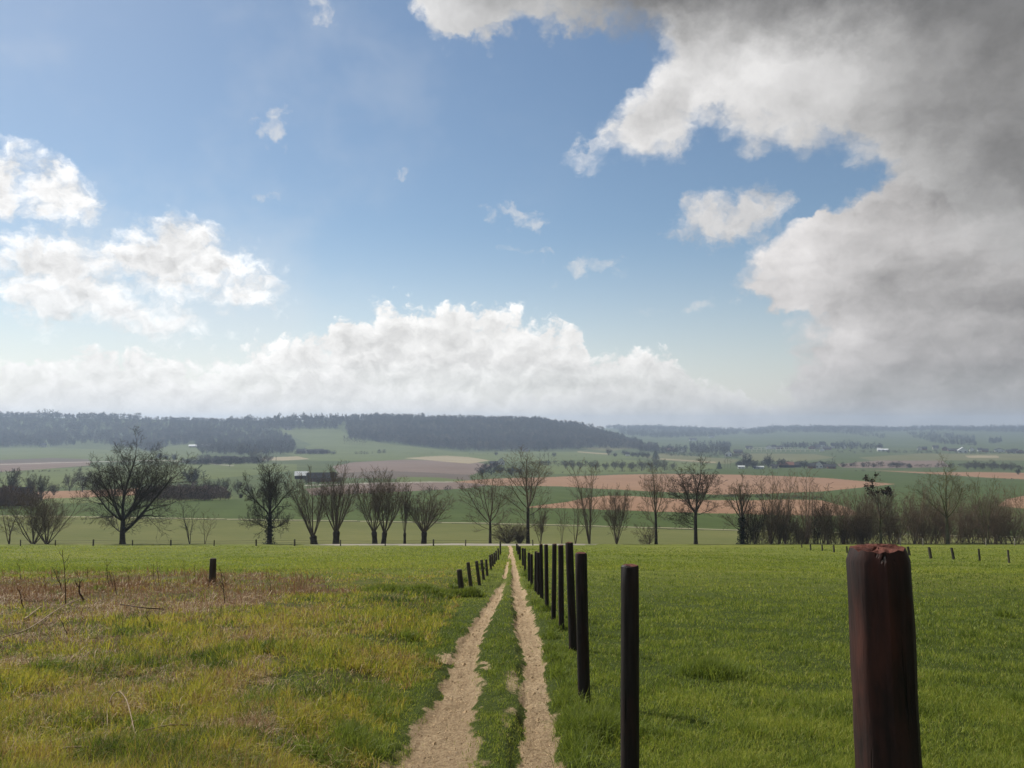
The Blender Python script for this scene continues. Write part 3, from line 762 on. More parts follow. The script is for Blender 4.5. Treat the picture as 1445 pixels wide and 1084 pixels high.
def build_ground():
    fine = np.arange(-38, 38.001, .077)
    side = [38]
    stp = .12
    while side[-1] < 180:
        side.append(min(180, side[-1] + stp)); stp *= 1.22
    side = np.array(side[1:])
    azs = np.concatenate([-side[::-1][1:], fine, side]) * math.pi / 180          # the last column is the seam at 180
    rad = np.concatenate([np.geomspace(.25, 4.5, 22)[:-1], np.geomspace(4.5, 118, 400)[:-1], np.geomspace(118, 2750, 430)[:-1], np.geomspace(2750, 5900, 62)])
    A, Rr = np.meshgrid(azs, rad)
    X, Y = Rr * np.sin(A), Rr * np.cos(A)
    Z = H(X.ravel(), Y.ravel()).reshape(X.shape)
    nr, na = X.shape
    V = np.stack([X.ravel(), Y.ravel(), Z.ravel()], 1)
    idx = np.arange(nr * na).reshape(nr, na)
    nxt = np.roll(idx, -1, axis=1)
    quads = np.stack([idx[:-1], nxt[:-1], nxt[1:], idx[1:]], -1).reshape(-1, 4)[:, ::-1]
    # cap under the viewer
    V = np.vstack([V, [[0, 0, float(H(0., 0.))]]])
    cap = np.stack([np.full(na, len(V) - 1), idx[0], nxt[0]], -1)[:, ::-1]
    C = V[quads].mean(1)
    px, py = project(C[:, 0], C[:, 1], C[:, 2])
    front = C[:, 1] > 30
    lab = np.zeros(len(quads), np.int32)         # 0 = meadow of the slope
    far = C[:, 1] > 112.0
    names = ['meadow', 'dirt_track', 'lane', 'valley_floor', 'grazed_meadow', 'field_path', 'dark_path_strip']
    mats = [M_GROUND, M_GROUND, FM['pale'], FM['valley'], FM['olive'], FM['path'], FM['dark']]
    lab[far] = 3
    yy = path_y(px)
    lab[far & (py > yy)] = 4
    for nm, mt, poly in FIELDS:
        names.append(nm); mats.append(FM[mt])
        bb = np.array(poly); m = far & (py <= yy) & (px > bb[:, 0].min()) & (px < bb[:, 0].max()) & (py > bb[:, 1].min()) & (py < bb[:, 1].max()) & (C[:, 1] < 3300)
        i = np.where(m)[0]
        wx = 5 * fbm(px[i] / 60., py[i] / 6., 71, 2); wy = .5 * fbm(px[i] / 40., py[i] * 0 + 2.2, 73, 3)
        lab[i[inpoly(px[i] + wx * .3, py[i] + wy, poly)]] = len(names) - 1
    wob = .3 * fbm(px / 50., px * 0 + .7, 77, 2)
    lab[far & (py > yy - .55 + wob) & (py < yy + .35 + wob)] = 5
    dk = far & (py >= yy + .35 + wob) & (py < yy + 1.5 + wob + .6 * fbm(px / 30., px * 0, 79, 3))
    lab[dk & (px > 150)] = 6  # flat strip of darker olive along the near side of the field path
    lane = (C[:, 1] > 104.6) & (C[:, 1] < 109.2 + .3 * fbm(C[:, 0] / 3., C[:, 0] * 0, 81, 2)) & (px > 470 + 60 * fbm(C[:, 1] * .9, C[:, 0] * 0, 83, 2)) & (px < 835 + 40 * fbm(C[:, 1] * .9, C[:, 0] * 0, 85, 2)) & front
    lab[lane] = 2
    dm = dirt_mask(C[:, 0], C[:, 1])
    lab[(lab == 0) & (dm > .5)] = 1
    # per-point weights for the near slope's material
    rough = sstep(-.1, .5, edge_l(V[:, 1]) - V[:, 0]) * (1 - sstep(26, 40, V[:, 1])) * (V[:, 1] > 0)
    pvx, pvy = project(V[:, 0], V[:, 1], V[:, 2])
    brown = brown_w(V[:, 0], V[:, 1])
    dirt = dirt_mask(V[:, 0], V[:, 1])
    farw = sstep(14, 34, V[:, 1])
    for k, nm in enumerate(names):
        sel = np.where(lab == k)[0]
        if not len(sel): continue
        fs = [quads[sel]] + ([cap] if k == 0 else [])
        used = np.unique(np.concatenate([f.ravel() for f in fs]))
        mp = np.full(len(V), -1, np.int64); mp[used] = np.arange(len(used))
        at_ = {}
        if k < 2: at_ = dict(rough=rough[used], dirt=dirt[used], far=farw[used], brown=brown[used])
        me = np_mesh(nm, V[used], [mp[f] for f in fs], mats[k], True, at_)
        tag(link(nm, me), kind='structure')

def brown_w(x, y):
    """the trampled strip of dead stems across the rough ground"""
    y = np.asarray(y, float); xs = x / np.maximum(y, 1)
    c = np.interp(xs, [-.65, -.28], [2.82, 3.0]); wd = np.interp(xs, [-.9, -.65, -.5, -.38, -.28, -.2], [.55, .52, .44, .32, .19, .02])
    n = fbm(x / 2.2, y / 2.2, 51, 4)
    low = np.where((xs < -.3) & (y < 12), .8 * sstep(-.05, .4, fbm(x / .9, y / .9, 57, 4)), 0)
    return low * (y > 4) + (1 - low) * sstep(0, .45, 1 - np.abs(np.log(np.maximum(y, 1)) - c) / (wd + 1e-6) + 1.5 * n + .1) * (xs < -.18) * (y > 8)
build_ground()

# ------------------------------------------------------------------ grass and weeds (uncountable)
def blades(name, x, y, hgt, wid, tint, lean, mat, az=None, zoff=0.):
    n = len(x)
    z = H(x, y) - .006 + zoff
    a = RNG.uniform(0, 2 * math.pi, n) if az is None else az
    f = RNG.uniform(0, 2 * math.pi, n)
    dx, dy = np.cos(a), np.sin(a)
    wx, wy = np.cos(f) * wid / 2, np.sin(f) * wid / 2
    le = lean * hgt
    b = np.stack([x, y, z], 1)
    mid = b + np.stack([dx * le * .32, dy * le * .32, hgt * .55 * (1 - .18 * lean)], 1)
    tip = b + np.stack([dx * le, dy * le, hgt * np.sqrt(np.clip(1 - .75 * np.minimum(lean, 1.1) ** 2, .04, 1))], 1)
    w = np.stack([wx, wy, np.zeros(n)], 1)
    V = np.stack([b - w, b + w, mid - w * .8, mid + w * .8, tip], 1).reshape(-1, 3)
    k = np.arange(n)[:, None] * 5
    q = k + np.array([[0, 1, 3, 2]]); t = k + np.array([[2, 3, 4]])
    me = np_mesh(name, V, [q, t], mat, True, dict(tint=np.repeat(tint, 5), tip=np.tile([0, 0, .6, .6, 1.], n)))
    return tag(link(name, me), kind='stuff')

def scatter(n, py0, py1, u0=-.75, u1=.75):
    q0, q1 = py2q(py0), py2q(py1)
    q = RNG.uniform(q0, q1, n)
    Y = EYE / (q - SLOPE)
    return RNG.uniform(u0, u1, n) * Y, Y

def build_grass():
    LOD = lambda Y: np.clip(Y / 7.0, .8, 5.0)
    # --- short green sward: the field, the crown between the ruts, the strips beside them
    n = 680000
    x, y = scatter(n, 799, 1180)
    el_, er_ = edge_l(y), edge_r(y)
    dm = dirt_mask(x, y)
    right = sstep(-.2, .5, x - er_)
    bw = brown_w(x, y)
    roughz = sstep(-.15, .35, el_ - x) * (1 - sstep(24, 34, y))
    clump = fbm(x / .55, y / .55, 21, 4); big = fbm(x / 3.2, y / 3.2, 23, 3)
    keep = (RNG.random(n) > roughz * .8) & (RNG.random(n) > dm * .985) & (RNG.random(n) > .62 * wear(x, y)) & (RNG.random(n) < .8 + clump) & (RNG.random(n) > bw * .5)
    x, y, right, clump, big, el_, er_ = (a[keep] for a in (x, y, right, clump, big, el_, er_))
    n = len(x)
    between = (x > el_) & (x < er_)
    hg = RNG.uniform(.03, .068, n) * (1 + .7 * np.clip(clump, -.4, 1)) * np.where(between, .85, 1.1)
    tuft = sstep(.25, .55, fbm(x / .35, y / .35, 27, 3)) 
    hg *= (1 + .8 * tuft) * (1 - .35 * wear(x, y))
    tint = np.clip(.43 + .22 * RNG.normal(size=n) - .25 * tuft + .3 * big + .2 * clump + .14 * fbm(x / .16, y / .16, 29, 2), 0, 1)
    tint = np.where(RNG.random(n) < .05, RNG.uniform(.85, 1, n), np.minimum(tint, .9))
    tint = np.where((x < el_), tint + .16, tint)
    blades('green_grass', x, y, hg, RNG.uniform(.0035, .0065, n) * LOD(y), np.clip(tint, 0, 1), RNG.uniform(.15, 1.0, n), M_GREEN)
    # --- rough yellow grass on the left
    n = 300000
    x, y = scatter(n, 806, 1240, -.75, .05)
    el_ = edge_l(y); bw = brown_w(x, y)
    clump = fbm(x / .7, y / .7, 121, 4); big = fbm(x / 2.6, y / 2.6, 123, 3); fine = fbm(x / .22, y / .22, 125, 2)
    keep = (el_ - x > -.25 + .35 * fbm(x / .5, y / .5, 127, 3)) & (RNG.random(n) < .62 + 1.5 * clump + .5 * fine) & (RNG.random(n) > bw * .7) & (RNG.random(n) > dirt_mask(x, y))
    x, y, clump, big, fine, bw = (a[keep] for a in (x, y, clump, big, fine, bw))
    n = len(x)
    hg = RNG.uniform(.045, .125, n) * (1 + 1.0 * np.clip(clump + .25, -.3, 1)) * (1 - .35 * sstep(12, 26, y))
    brownp = sstep(.05, .4, fbm(x / 1.3, y / 1.0, 131, 4))
    greenp = sstep(.1, .4, fbm(x / .9, y / .9, 133, 3))
    tint = .45 + .16 * RNG.normal(size=n) + .27 * brownp - .36 * greenp - .12 * big - .12 * np.clip(clump, -1, 1) + .3 * fine
    tint = np.where(RNG.random(n) < .07 + .22 * brownp, RNG.uniform(.78, 1.0, n), tint)
    lean = RNG.uniform(.15, 1.0, n); lean = np.where(RNG.random(n) < .15 + .25 * brownp, RNG.uniform(.95, 1.4, n), lean)
    blades('rough_grass', x, y, hg, RNG.uniform(.0035, .0075, n) * LOD(y), np.clip(tint, 0, 1), lean, M_ROUGH)
    # --- bed of dead weed stems
    n = 380000
    x, y = scatter(n, 806, 1130, -.78, -.1)
    bw = brown_w(x, y)
    keep = RNG.random(n) < bw * np.clip(.55 + 1.2 * fbm(x / .8, y / .8, 143, 3), .08, 1)
    x, y = x[keep], y[keep]; n = len(x)
    up = sstep(-.15, .3, fbm(x / 1.8, y / 1.8, 141, 3))
    hg = RNG.uniform(.08, .40, n) ** 1.2 * (.45 + .75 * up) * np.where(y > 17, 1.0, .55)
    lean = np.where(RNG.random(n) < .45 + .35 * (y < 17.5), RNG.uniform(1.0, 1.9, n), RNG.uniform(.05, .6, n))
    tint = np.clip(.38 + .2 * RNG.normal(size=n) + .3 * sstep(19, 15.5, -(-y)) * 0 + .3 * (1 - sstep(15.5, 19, y)) * RNG.random(n) - .1 * up, 0, 1)
    tint = np.where((lean > 1) & (RNG.random(n) < .3), RNG.uniform(.7, 1, n), tint)
    blades('dead_weeds', x, y, hg, RNG.uniform(.004, .009, n) * LOD(y) * .62, tint, lean, M_WEED)
    # --- scattered dead stems through the rough grass
    n = 7000
    x, y = scatter(n, 850, 1105, -.75, -.06)
    keep = (edge_l(y) - x > .1) & (fbm(x / 1.3, y / 1.0, 131, 4) + .35 * RNG.normal(size=n) > .12)
    x, y = x[keep], y[keep]; n = len(x)
    blades('flattened_straw', x, y, RNG.uniform(.06, .17, n), RNG.uniform(.003, .006, n) * LOD(y), RNG.uniform(.2, .95, n), RNG.uniform(1.0, 1.9, n), M_WEED, zoff=.03)
    # --- taller tufts: at the fence, the rut edges, along the short fence, the lane
    px_ = []; py_ = []
    for tx, ty, tr, th in TUSS:
        m = 2600; px_.append(tx + RNG.normal(size=m) * tr * .55); py_.append(ty + RNG.normal(size=m) * tr * .5)
    for k in range(70):
        yy = EYE / (RNG.uniform(py2q(800), py2q(1090)) - SLOPE); s = RNG.random()
        xx = edge_r(yy) + abs(RNG.normal()) * .22 if s < .45 else (edge_l(yy) - RNG.uniform(-.05, .3) if s < .8 else RNG.uniform(-.7, .7) * yy)
        m = 260; px_.append(xx + RNG.normal(size=m) * .07); py_.append(yy + RNG.normal(size=m) * .09)
    x, y = np.concatenate(px_), np.concatenate(py_)
    k = RNG.random(len(x)) > dirt_mask(x, y) * 1.2
    x, y = x[k], y[k]; n = len(x)
    blades('grass_tussocks', x, y, RNG.uniform(.08, .2, n), RNG.uniform(.004, .007, n) * LOD(y), np.clip(.3 + .2 * RNG.normal(size=n), 0, 1), RNG.uniform(.2, 1.2, n), M_GREEN)
    # --- coarse sward farther down the slope
    n = 150000
    x, y = scatter(n, 772, 806, -.8, .8)
    y = np.minimum(y, 103.)
    keep = (RNG.random(n) > dirt_mask(x, y)) & (fbm(x / 1.6, y / 2.6, 151, 4) + .4 * RNG.normal(size=n) > -.1)
    x, y = x[keep], y[keep]; n = len(x)
    tint = np.clip(.55 + .16 * RNG.normal(size=n) + .3 * fbm(x / 9, y / 9, 153, 3) + .1 * (x < 0), 0, .92)
    blades('meadow_sward', x, y, RNG.uniform(.05, .12, n), RNG.uniform(.02, .05, n) * np.clip(y / 40, .8, 2.), tint, RNG.uniform(.2, .9, n), M_GREEN)
build_grass()

def build_clods():
    n = 3000
    q = RNG.uniform(py2q(812), py2q(1105), n); Y = EYE / (q - SLOPE)
    side = RNG.random(n) < .5
    cl, wl = rut_l(Y); cr, wr = rut_r(Y)
    X = np.where(side, cl + RNG.normal(size=n) * wl * .55, cr + RNG.normal(size=n) * wr * .6 - wr * .25)
    k = dirt_mask(X, Y) > .25
    X, Y = X[k], Y[k]; n = len(X)
    ico = np.array([(1, 0, 0), (-1, 0, 0), (0, 1, 0), (0, -1, 0), (0, 0, 1), (0, 0, -1)], float)
    fc = np.array([(0, 2, 4), (2, 1, 4), (1, 3, 4), (3, 0, 4), (2, 0, 5), (1, 2, 5), (3, 1, 5), (0, 3, 5)])
    s = np.exp(RNG.normal(-4.95, .5, n)) * np.clip(Y / 9, .8, 2)
    V = ico[None] * s[:, None, None] * RNG.uniform(.6, 1.4, (n, 6, 1)) * np.array([1, 1, .6])
    an = RNG.uniform(0, 6.28, n); c, s_ = np.cos(an), np.sin(an)
    vx = V[..., 0] * c[:, None] - V[..., 1] * s_[:, None]; vy = V[..., 0] * s_[:, None] + V[..., 1] * c[:, None]
    V = np.stack([vx + X[:, None], vy + Y[:, None], V[..., 2] + H(X, Y)[:, None]], -1).reshape(-1, 3)
    F = (np.arange(n)[:, None, None] * 6 + fc[None]).reshape(-1, 3)
    tag(link('dirt_clods', np_mesh('dirt_clods', V, [F], M_CLOD, False)), kind='stuff')
build_clods()

# ------------------------------------------------------------------ hazy air
def build_haze():
    s = Soup(); s.box((0, 0, -16), (12400, 12400, 172)); 
    m = bpy.data.materials.new('valley_haze'); m.use_nodes = True
    nt = m.node_tree; nt.nodes.remove(nt.nodes['Principled BSDF'])
    v = nt.nodes.new('ShaderNodeVolumePrincipled'); v.inputs['Color'].default_value = (.62, .77, 1.0, 1); v.inputs['Density'].default_value = HAZE; v.inputs['Anisotropy'].default_value = .25
    nt.links.new(v.outputs[0], nt.nodes['Material Output'].inputs['Volume'])
    tag(link('haze', s.mesh('haze', m)), kind='stuff')
HAZE = .00019
build_haze()
# ------------------------------------------------------------------ bare trees
def nrm(v):
    l = math.sqrt(v[0] * v[0] + v[1] * v[1] + v[2] * v[2]) or 1e-9
    return (v[0] / l, v[1] / l, v[2] / l)
def tilt(d, ang, roll):
    """d turned by ang about a random perpendicular"""
    ref = (0, 0, 1) if abs(d[2]) < .9 else (1, 0, 0)
    a = nrm((d[1] * ref[2] - d[2] * ref[1], d[2] * ref[0] - d[0] * ref[2], d[0] * ref[1] - d[1] * ref[0]))
    b = (d[1] * a[2] - d[2] * a[1], d[2] * a[0] - d[0] * a[2], d[0] * a[1] - d[1] * a[0])
    c, s = math.cos(ang), math.sin(ang); cr, sr = math.cos(roll), math.sin(roll)
    return nrm(tuple(d[i] * c + s * (a[i] * cr + b[i] * sr) for i in range(3)))

def branch(T, rg, p, d, L, r, lev, P):
    n = P['segs'][lev]; w = P['wander'][lev]; tr = P['trop'][lev]; stp = L / n
    rend = r * P['taper'][lev]
    pts, rads, dirs = [p], [r], [d]
    for i in range(n):
        d = nrm((d[0] + rg.gauss(0, w), d[1] + rg.gauss(0, w), d[2] + rg.gauss(0, w) + tr))
        p = (p[0] + d[0] * stp, p[1] + d[1] * stp, p[2] + d[2] * stp)
        pts.append(p); rads.append(max(P['rmin'], r + (rend - r) * (i + 1) / n)); dirs.append(d)
    T.add(pts, rads, 6 if lev == 0 else (4 if lev < 2 else 3))
    if lev + 1 < P['levels']:
        cnt = P['n'][lev]; cnt = max(1, int(round(cnt * (L / P['refL'][lev]) ** .5))) if P.get('refL') else cnt
        roll = rg.uniform(0, 6.28)
        for c in range(cnt):
            t = P['from'][lev] + (1 - P['from'][lev]) * (c + rg.random()) / cnt
            f = t * n; i = min(int(f), n - 1); f -= i
            a, b = pts[i], pts[i + 1]
            q = tuple(a[j] + (b[j] - a[j]) * f for j in range(3))
            roll += 2.4 + rg.gauss(0, .4)
            ang = R(P['ang'][lev] * rg.uniform(.7, 1.25))
            rr = (rads[i] + (rads[i + 1] - rads[i]) * f) * P['rr'][lev] * rg.uniform(.75, 1.0)
            branch(T, rg, q, tilt(dirs[i], ang, roll), L * P['len'][lev] * rg.uniform(.65, 1.15) * (1.1 - .45 * t), max(rr, P['rmin']), lev + 1, P)

OAK = dict(levels=5, segs=[5, 5, 4, 3, 2], wander=[.10, .14, .17, .2, .2], trop=[.10, .09, .08, .06, .04], taper=[.35, .3, .35, .5, .6], rmin=.011,
           n=[8, 7, 6, 4], **{'from': [.15, .18, .12, .1]}, ang=[42, 42, 42, 40], len=[.62, .58, .58, .62], rr=[.58, .55, .55, .6])
ASH = dict(OAK, n=[6, 5, 5, 3], rmin=.009, ang=[40, 38, 38, 36], trop=[.14, .1, .09, .07, .05], wander=[.07, .1, .13, .15, .15])
SLIM = dict(levels=4, segs=[7, 4, 3, 2], wander=[.05, .10, .14, .16], trop=[.08, .10, .08, .05], taper=[.2, .3, .5, .6], rmin=.010,
            n=[13, 6, 4], **{'from': [.2, .12, .12]}, ang=[42, 38, 38], len=[.34, .45, .45], rr=[.42, .6, .6])
ROD = dict(levels=4, segs=[7, 4, 3, 2], wander=[.07, .12, .15, .15], trop=[.075, .08, .06, .04], taper=[.22, .3, .5, .6], rmin=.010,
           n=[10, 6, 4], **{'from': [.22, .1, .12]}, ang=[27, 32, 34], len=[.38, .55, .6], rr=[.45, .55, .6])
SPARSE = dict(SLIM, n=[9, 5, 2], wander=[.08, .12, .14, .16], ang=[38, 36, 38])
BUSH = dict(levels=4, segs=[5, 4, 3, 2], wander=[.12, .16, .18, .18], trop=[.05, .05, .04, .03], taper=[.25, .35, .5, .6], rmin=.009,
            n=[8, 6, 4], **{'from': [.02, .05, .1]}, ang=[38, 42, 44], len=[.5, .5, .5], rr=[.5, .55, .6])

def fit_fn(T, Hh, Ww, lean=0., base=0.):
    P = T.allpts()
    h = np.percentile(P[:, 2], 99.4)
    xs = P[P[:, 2] > .25 * h]
    lo, hi = np.percentile(xs[:, 0], 1), np.percentile(xs[:, 0], 99)
    lo2, hi2 = np.percentile(xs[:, 1], 1), np.percentile(xs[:, 1], 99)
    sx = Ww / max(hi - lo, .01); sy = Ww / max(hi2 - lo2, .01); sz = Hh / h
    mx = 0.0
    def fn(A):
        B = A.copy()
        t = np.clip(A[..., 2] / h / .3, 0, 1)
        B[..., 0] = (A[..., 0] - mx * t) * sx + lean * (A[..., 2] / h) * Hh
        B[..., 1] = A[..., 1] * (sy * .5 + sx * .5); B[..., 2] = A[..., 2] * sz
        return B
    return fn

def tree(name, pos, Hh, Ww, P, label, cat='tree', group=None, seed=1, trunk_h=.25, trunk_r=.3, leaders=5, spread=34, stems=1, mat=None, tmat=None,
         lean=0., base_r=None, first=.62, low=0, ivy=None, leaves=None, extra=None, flare=1.3, lead_from=.75, rods=None):
    rg = random.Random(seed)
    mat = mat or M_BARK2; tmat = tmat or M_BARK
    TK, TC = Tubes(), Tubes()
    if rods:                                   # pollard: short bole, many rods from its head
        hb = rods['bole']; rb = trunk_r
        TK.add([(0, 0, -.3), (0, 0, .05), (.02, 0, hb * .5), (0, .02, hb * .85), (0, 0, hb)], [rb * 1.15, rb * 1.1, rb * .95, rb * 1.12, rb * .8], 9)
        for i in range(rods['n']):
            a = 2.4 * i + rg.uniform(-.3, .3); sp = R(rods['spread'] * math.sqrt((i + .5) / rods['n']) * rg.uniform(.75, 1.15))
            d = (math.cos(a) * math.sin(sp), math.sin(a) * math.sin(sp), math.cos(sp))
            branch(TC, rg, (d[0] * rb * .5, d[1] * rb * .5, hb * rg.uniform(.72, .98)), d, Hh * rg.uniform(.72, 1.0), rb * rg.uniform(.16, .28), 0, P)
    elif stems > 1:
        for i in range(stems):
            a = 2.4 * i + rg.uniform(-.3, .3); sp = R(spread * math.sqrt((i + .5) / stems) * rg.uniform(.7, 1.2))
            d = (math.cos(a) * math.sin(sp), math.sin(a) * math.sin(sp), math.cos(sp))
            q = (d[0] * trunk_r * 1.2, d[1] * trunk_r * 1.2, -.15) if base_r is None else (base_r * rg.uniform(-1, 1), base_r * .5 * rg.uniform(-1, 1), -.15)
            branch(TC if i else TC, rg, q, d, Hh * rg.uniform(.7, 1.0), trunk_r * rg.uniform(.6, 1.0), 0, P)
    else:
        ht = Hh * trunk_h
        pts, rads = [], []
        x = y = 0.
        for i in range(7):
            t = i / 6
            pts.append((x, y, -.3 + t * (ht + .3))); rads.append(trunk_r * (flare - (flare - 1) * min(1, t * 5)) * (1 - .25 * t))
            x += rg.gauss(0, .02 * Hh / 15); y += rg.gauss(0, .02 * Hh / 15)
        if leaders == 1:                      # one continuing stem
            TK.add(pts, rads, 8)
            branch(TC, rg, pts[-1], nrm((rg.gauss(0, .04), rg.gauss(0, .04), 1)), Hh * (1 - trunk_h), rads[-1], 0, P)
        else:
            TK.add(pts, rads, 9)
            top = pts[-1]
            for i in range(leaders):
                a = 2.4 * i + rg.uniform(-.35, .35) + seed
                sp = R(spread * (0.25 if i == 0 else rg.uniform(.7, 1.15)))
                d = (math.cos(a) * math.sin(sp), math.sin(a) * math.sin(sp), math.cos(sp))
                k = 1.0 if i < 2 else rg.uniform(lead_from, 1.0)
                q = tuple(pts[4][j] + (top[j] - pts[4][j]) * k for j in range(3)) if i else top
                branch(TC, rg, q, d, Hh * first * (1.1 if i == 0 else rg.uniform(.75, 1.0)), rads[-1] * (.72 if i == 0 else rg.uniform(.42, .62)), 0, P)
            for i in range(low):
                t = rg.uniform(.45, .9); a = rg.uniform(0, 6.28); sp = R(rg.uniform(62, 88))
                d = (math.cos(a) * math.sin(sp), math.sin(a) * math.sin(sp), math.cos(sp))
                PL = dict(P, levels=P['levels'] - 1)
                branch(TC, rg, (pts[3][0], pts[3][1], ht * t), d, Hh * rg.uniform(.2, .34), trunk_r * .2, 0, PL)
    if extra: extra(TC, rg, P)
    root = empty(name, pos, label, cat, group)
    allT = TC
    fn = fit_fn(allT, Hh, Ww, lean)
    if TK.items:
        pk = TK.build(lambda A: np.stack([A[..., 0] + lean * A[..., 2], A[..., 1], A[..., 2] * 1.0], -1) if False else fn_trunk(A, fn, Hh))
        link('trunk', np_mesh('trunk', pk[0], pk[1], tmat, True), root)
        cname = 'crown'
    else: cname = 'stems'
    pc = TC.build(fn)
    link(cname, np_mesh(cname, pc[0], pc[1], mat, True), root)
    if ivy:
        leaf_part('ivy', root, ivy_pts(TK, fn, rg, ivy, Hh), .10, M_IVY)
    if leaves:
        leaf_part('withered_leaves', root, leaf_pts(TC, fn, leaves, Hh), .16, M_DEADLEAF)
    return root

def fn_trunk(A, fn, Hh): return fn(A)
def ivy_pts(TK, fn, rg, n, Hh):
    out = []
    P = fn(np.concatenate([np.array([i[0] for i in v]).reshape(1, -1, 3) for v in TK.items.values()], 1))[0]
    Rr = np.concatenate([np.array([i[1] for i in v]).ravel() for v in TK.items.values()])
    for _ in range(n):
        i = rg.randrange(len(P) - 1); t = rg.random(); q = P[i] * (1 - t) + P[i + 1] * t
        a = rg.uniform(0, 6.28); r = Rr[i] * rg.uniform(.8, 2.4)
        out.append((q[0] + r * math.cos(a), q[1] + r * math.sin(a), max(.05, q[2] + rg.gauss(0, .15))))
    return np.array(out)
def leaf_pts(TC, fn, n, Hh):
    P = fn(TC.allpts()); P = P[P[:, 2] > Hh * .74]
    c = P[RNG.integers(0, len(P), max(6, n // 16))]
    q = c[RNG.integers(0, len(c), n)] + RNG.normal(size=(n, 3)) * .16
    return q
def leaf_part(name, root, pts, size, mat):
    n = len(pts)
    a = RNG.normal(size=(n, 3)); a /= np.linalg.norm(a, axis=1, keepdims=True)
    b = np.cross(a, RNG.normal(size=(n, 3))); b /= np.linalg.norm(b, axis=1, keepdims=True)
    s = size * RNG.uniform(.6, 1.3, (n, 1))
    V = np.stack([pts + a * s, pts + b * s * .7, pts - a * s, pts - b * s * .7], 1).reshape(-1, 3)
    link(name, np_mesh(name, V, [np.arange(n * 4).reshape(-1, 4)], mat, False), root)

YR = 115.5           # the row of trees beyond the lane
def px_m(px, Y=YR): return px * Y / FPX
def row(px, top, wpx, Y=YR, base=769):
    """ground point, height and width in metres of something whose top and width are known in the photo"""
    p = on_ground(px, Y)
    q = at(px, top, Y)
    return p, q.z - p.z, px_m(wpx, Y)

def plant(name, px, top, wpx, P, label, Y=YR, **kw):
    p, h, w = row(px, top, wpx, Y)
    return tree(name, p, h, w, P, label, **kw)

# the big oak with one low limb reaching to the right
def low_limb(TC, rg, P):
    PL = dict(P, wander=[.06, .12, .16, .2, .2], trop=[.05, .05, .05, .04, .03], segs=[7, 5, 4, 3, 2])
    branch(TC, rg, (.2, 0, 1.9), nrm((.78, .0, .62)), 11.5, .25, 0, PL)
    branch(TC, rg, (-.1, 0, 3.6), nrm((-.8, -.1, .5)), 7.5, .17, 0, PL)
    branch(TC, rg, (.1, 0, 4.0), nrm((.7, .3, .65)), 8.5, .18, 0, PL)
plant('oak_tree', 173, 621, 150, OAK, 'biggest bare oak, dense dark crown and a low limb reaching right above the lane', seed=5, trunk_h=.24, trunk_r=.42, leaders=7, spread=40, low=4, extra=low_limb, first=.62, mat=M_BARK)
plant('oak_tree', 380, 655, 80, dict(OAK, n=[8, 7, 6, 3]), 'dark bare oak with ivy-thickened trunk left of the pollard willows', seed=9, trunk_h=.38, trunk_r=.36, leaders=6, spread=46, low=7, ivy=900, first=.5, mat=M_BARK)
plant('ash_tree', 692, 653, 74, ASH, 'slim bare ash just left of where the track meets the lane', seed=12, trunk_h=.30, trunk_r=.22, leaders=5, spread=40, low=3, first=.56)
plant('ash_tree', 745, 632, 78, ASH, 'tallest bare ash right beside the end of the track', seed=21, trunk_h=.42, trunk_r=.27, leaders=6, spread=40, low=4, first=.5)
plant('ash_tree', 926, 654, 52, ASH, 'narrow bare ash beyond the green field, left of the round-crowned one', seed=33, trunk_h=.40, trunk_r=.22, leaders=5, spread=38, low=4, first=.48)
plant('oak_tree', 982, 648, 72, dict(OAK, n=[7, 6, 5, 3]), 'round-crowned dark oak standing alone before the orange fields', seed=44, trunk_h=.40, trunk_r=.28, leaders=7, spread=48, low=6, first=.48, mat=M_BARK)
plant('ash_tree', 1047, 668, 50, ASH, 'bare tree with a thick ivy trunk at the thicket\'s left end', seed=55, trunk_h=.42, trunk_r=.30, leaders=5, spread=42, low=5, first=.46, ivy=1300)
plant('alder_tree', 1243, 672, 54, ASH, 'thin tree with tufts of dark withered leaves at its top, above the nearest post', seed=66, trunk_h=.42, trunk_r=.2, leaders=4, spread=36, low=3, first=.46, leaves=520, tmat=M_BARK3)
plant('ash_tree', 1337, 645, 84, ASH, 'tall moss-green tree with an open fan-shaped crown rising over the brown hedge', seed=77, trunk_h=.36, trunk_r=.26, leaders=6, spread=44, low=2, first=.52, mat=M_BARK3, tmat=M_BARK3)

# pollard willows
GW = 'pollard willows along the lane'
for px, top, w, seed, nr, bole, rad, sp, lean, lab in [
    (443, 660, 54, 101, 9, 1.5, .50, 36, -.14, 'leftmost pollard willow of the group, its rods leaning left'),
    (474, 654, 62, 102, 13, 2.5, .48, 34, .02, 'tallest pollard willow, second from the left, with a broad bole'),
    (529, 664, 58, 103, 11, 2.4, .38, 34, -.08, 'left one of the two pollard willows growing close together'),
    (541, 665, 60, 104, 11, 2.3, .36, 34, .10, 'right one of the two pollard willows growing close together'),
    (571, 682, 24, 105, 6, 2.3, .20, 26, 0, 'thinnest pollard willow, between the close pair and the right end one'),
    (598, 686, 72, 106, 14, 2.6, .40, 40, .03, 'right end pollard willow, low with widely fanned rods')]:
    plant('pollard_willow', px, top, w, ROD, lab, group=GW, seed=seed, trunk_r=rad, rods=dict(n=nr, bole=bole, spread=sp), lean=lean, mat=M_BARK2, tmat=M_WILLOW, cat='tree')

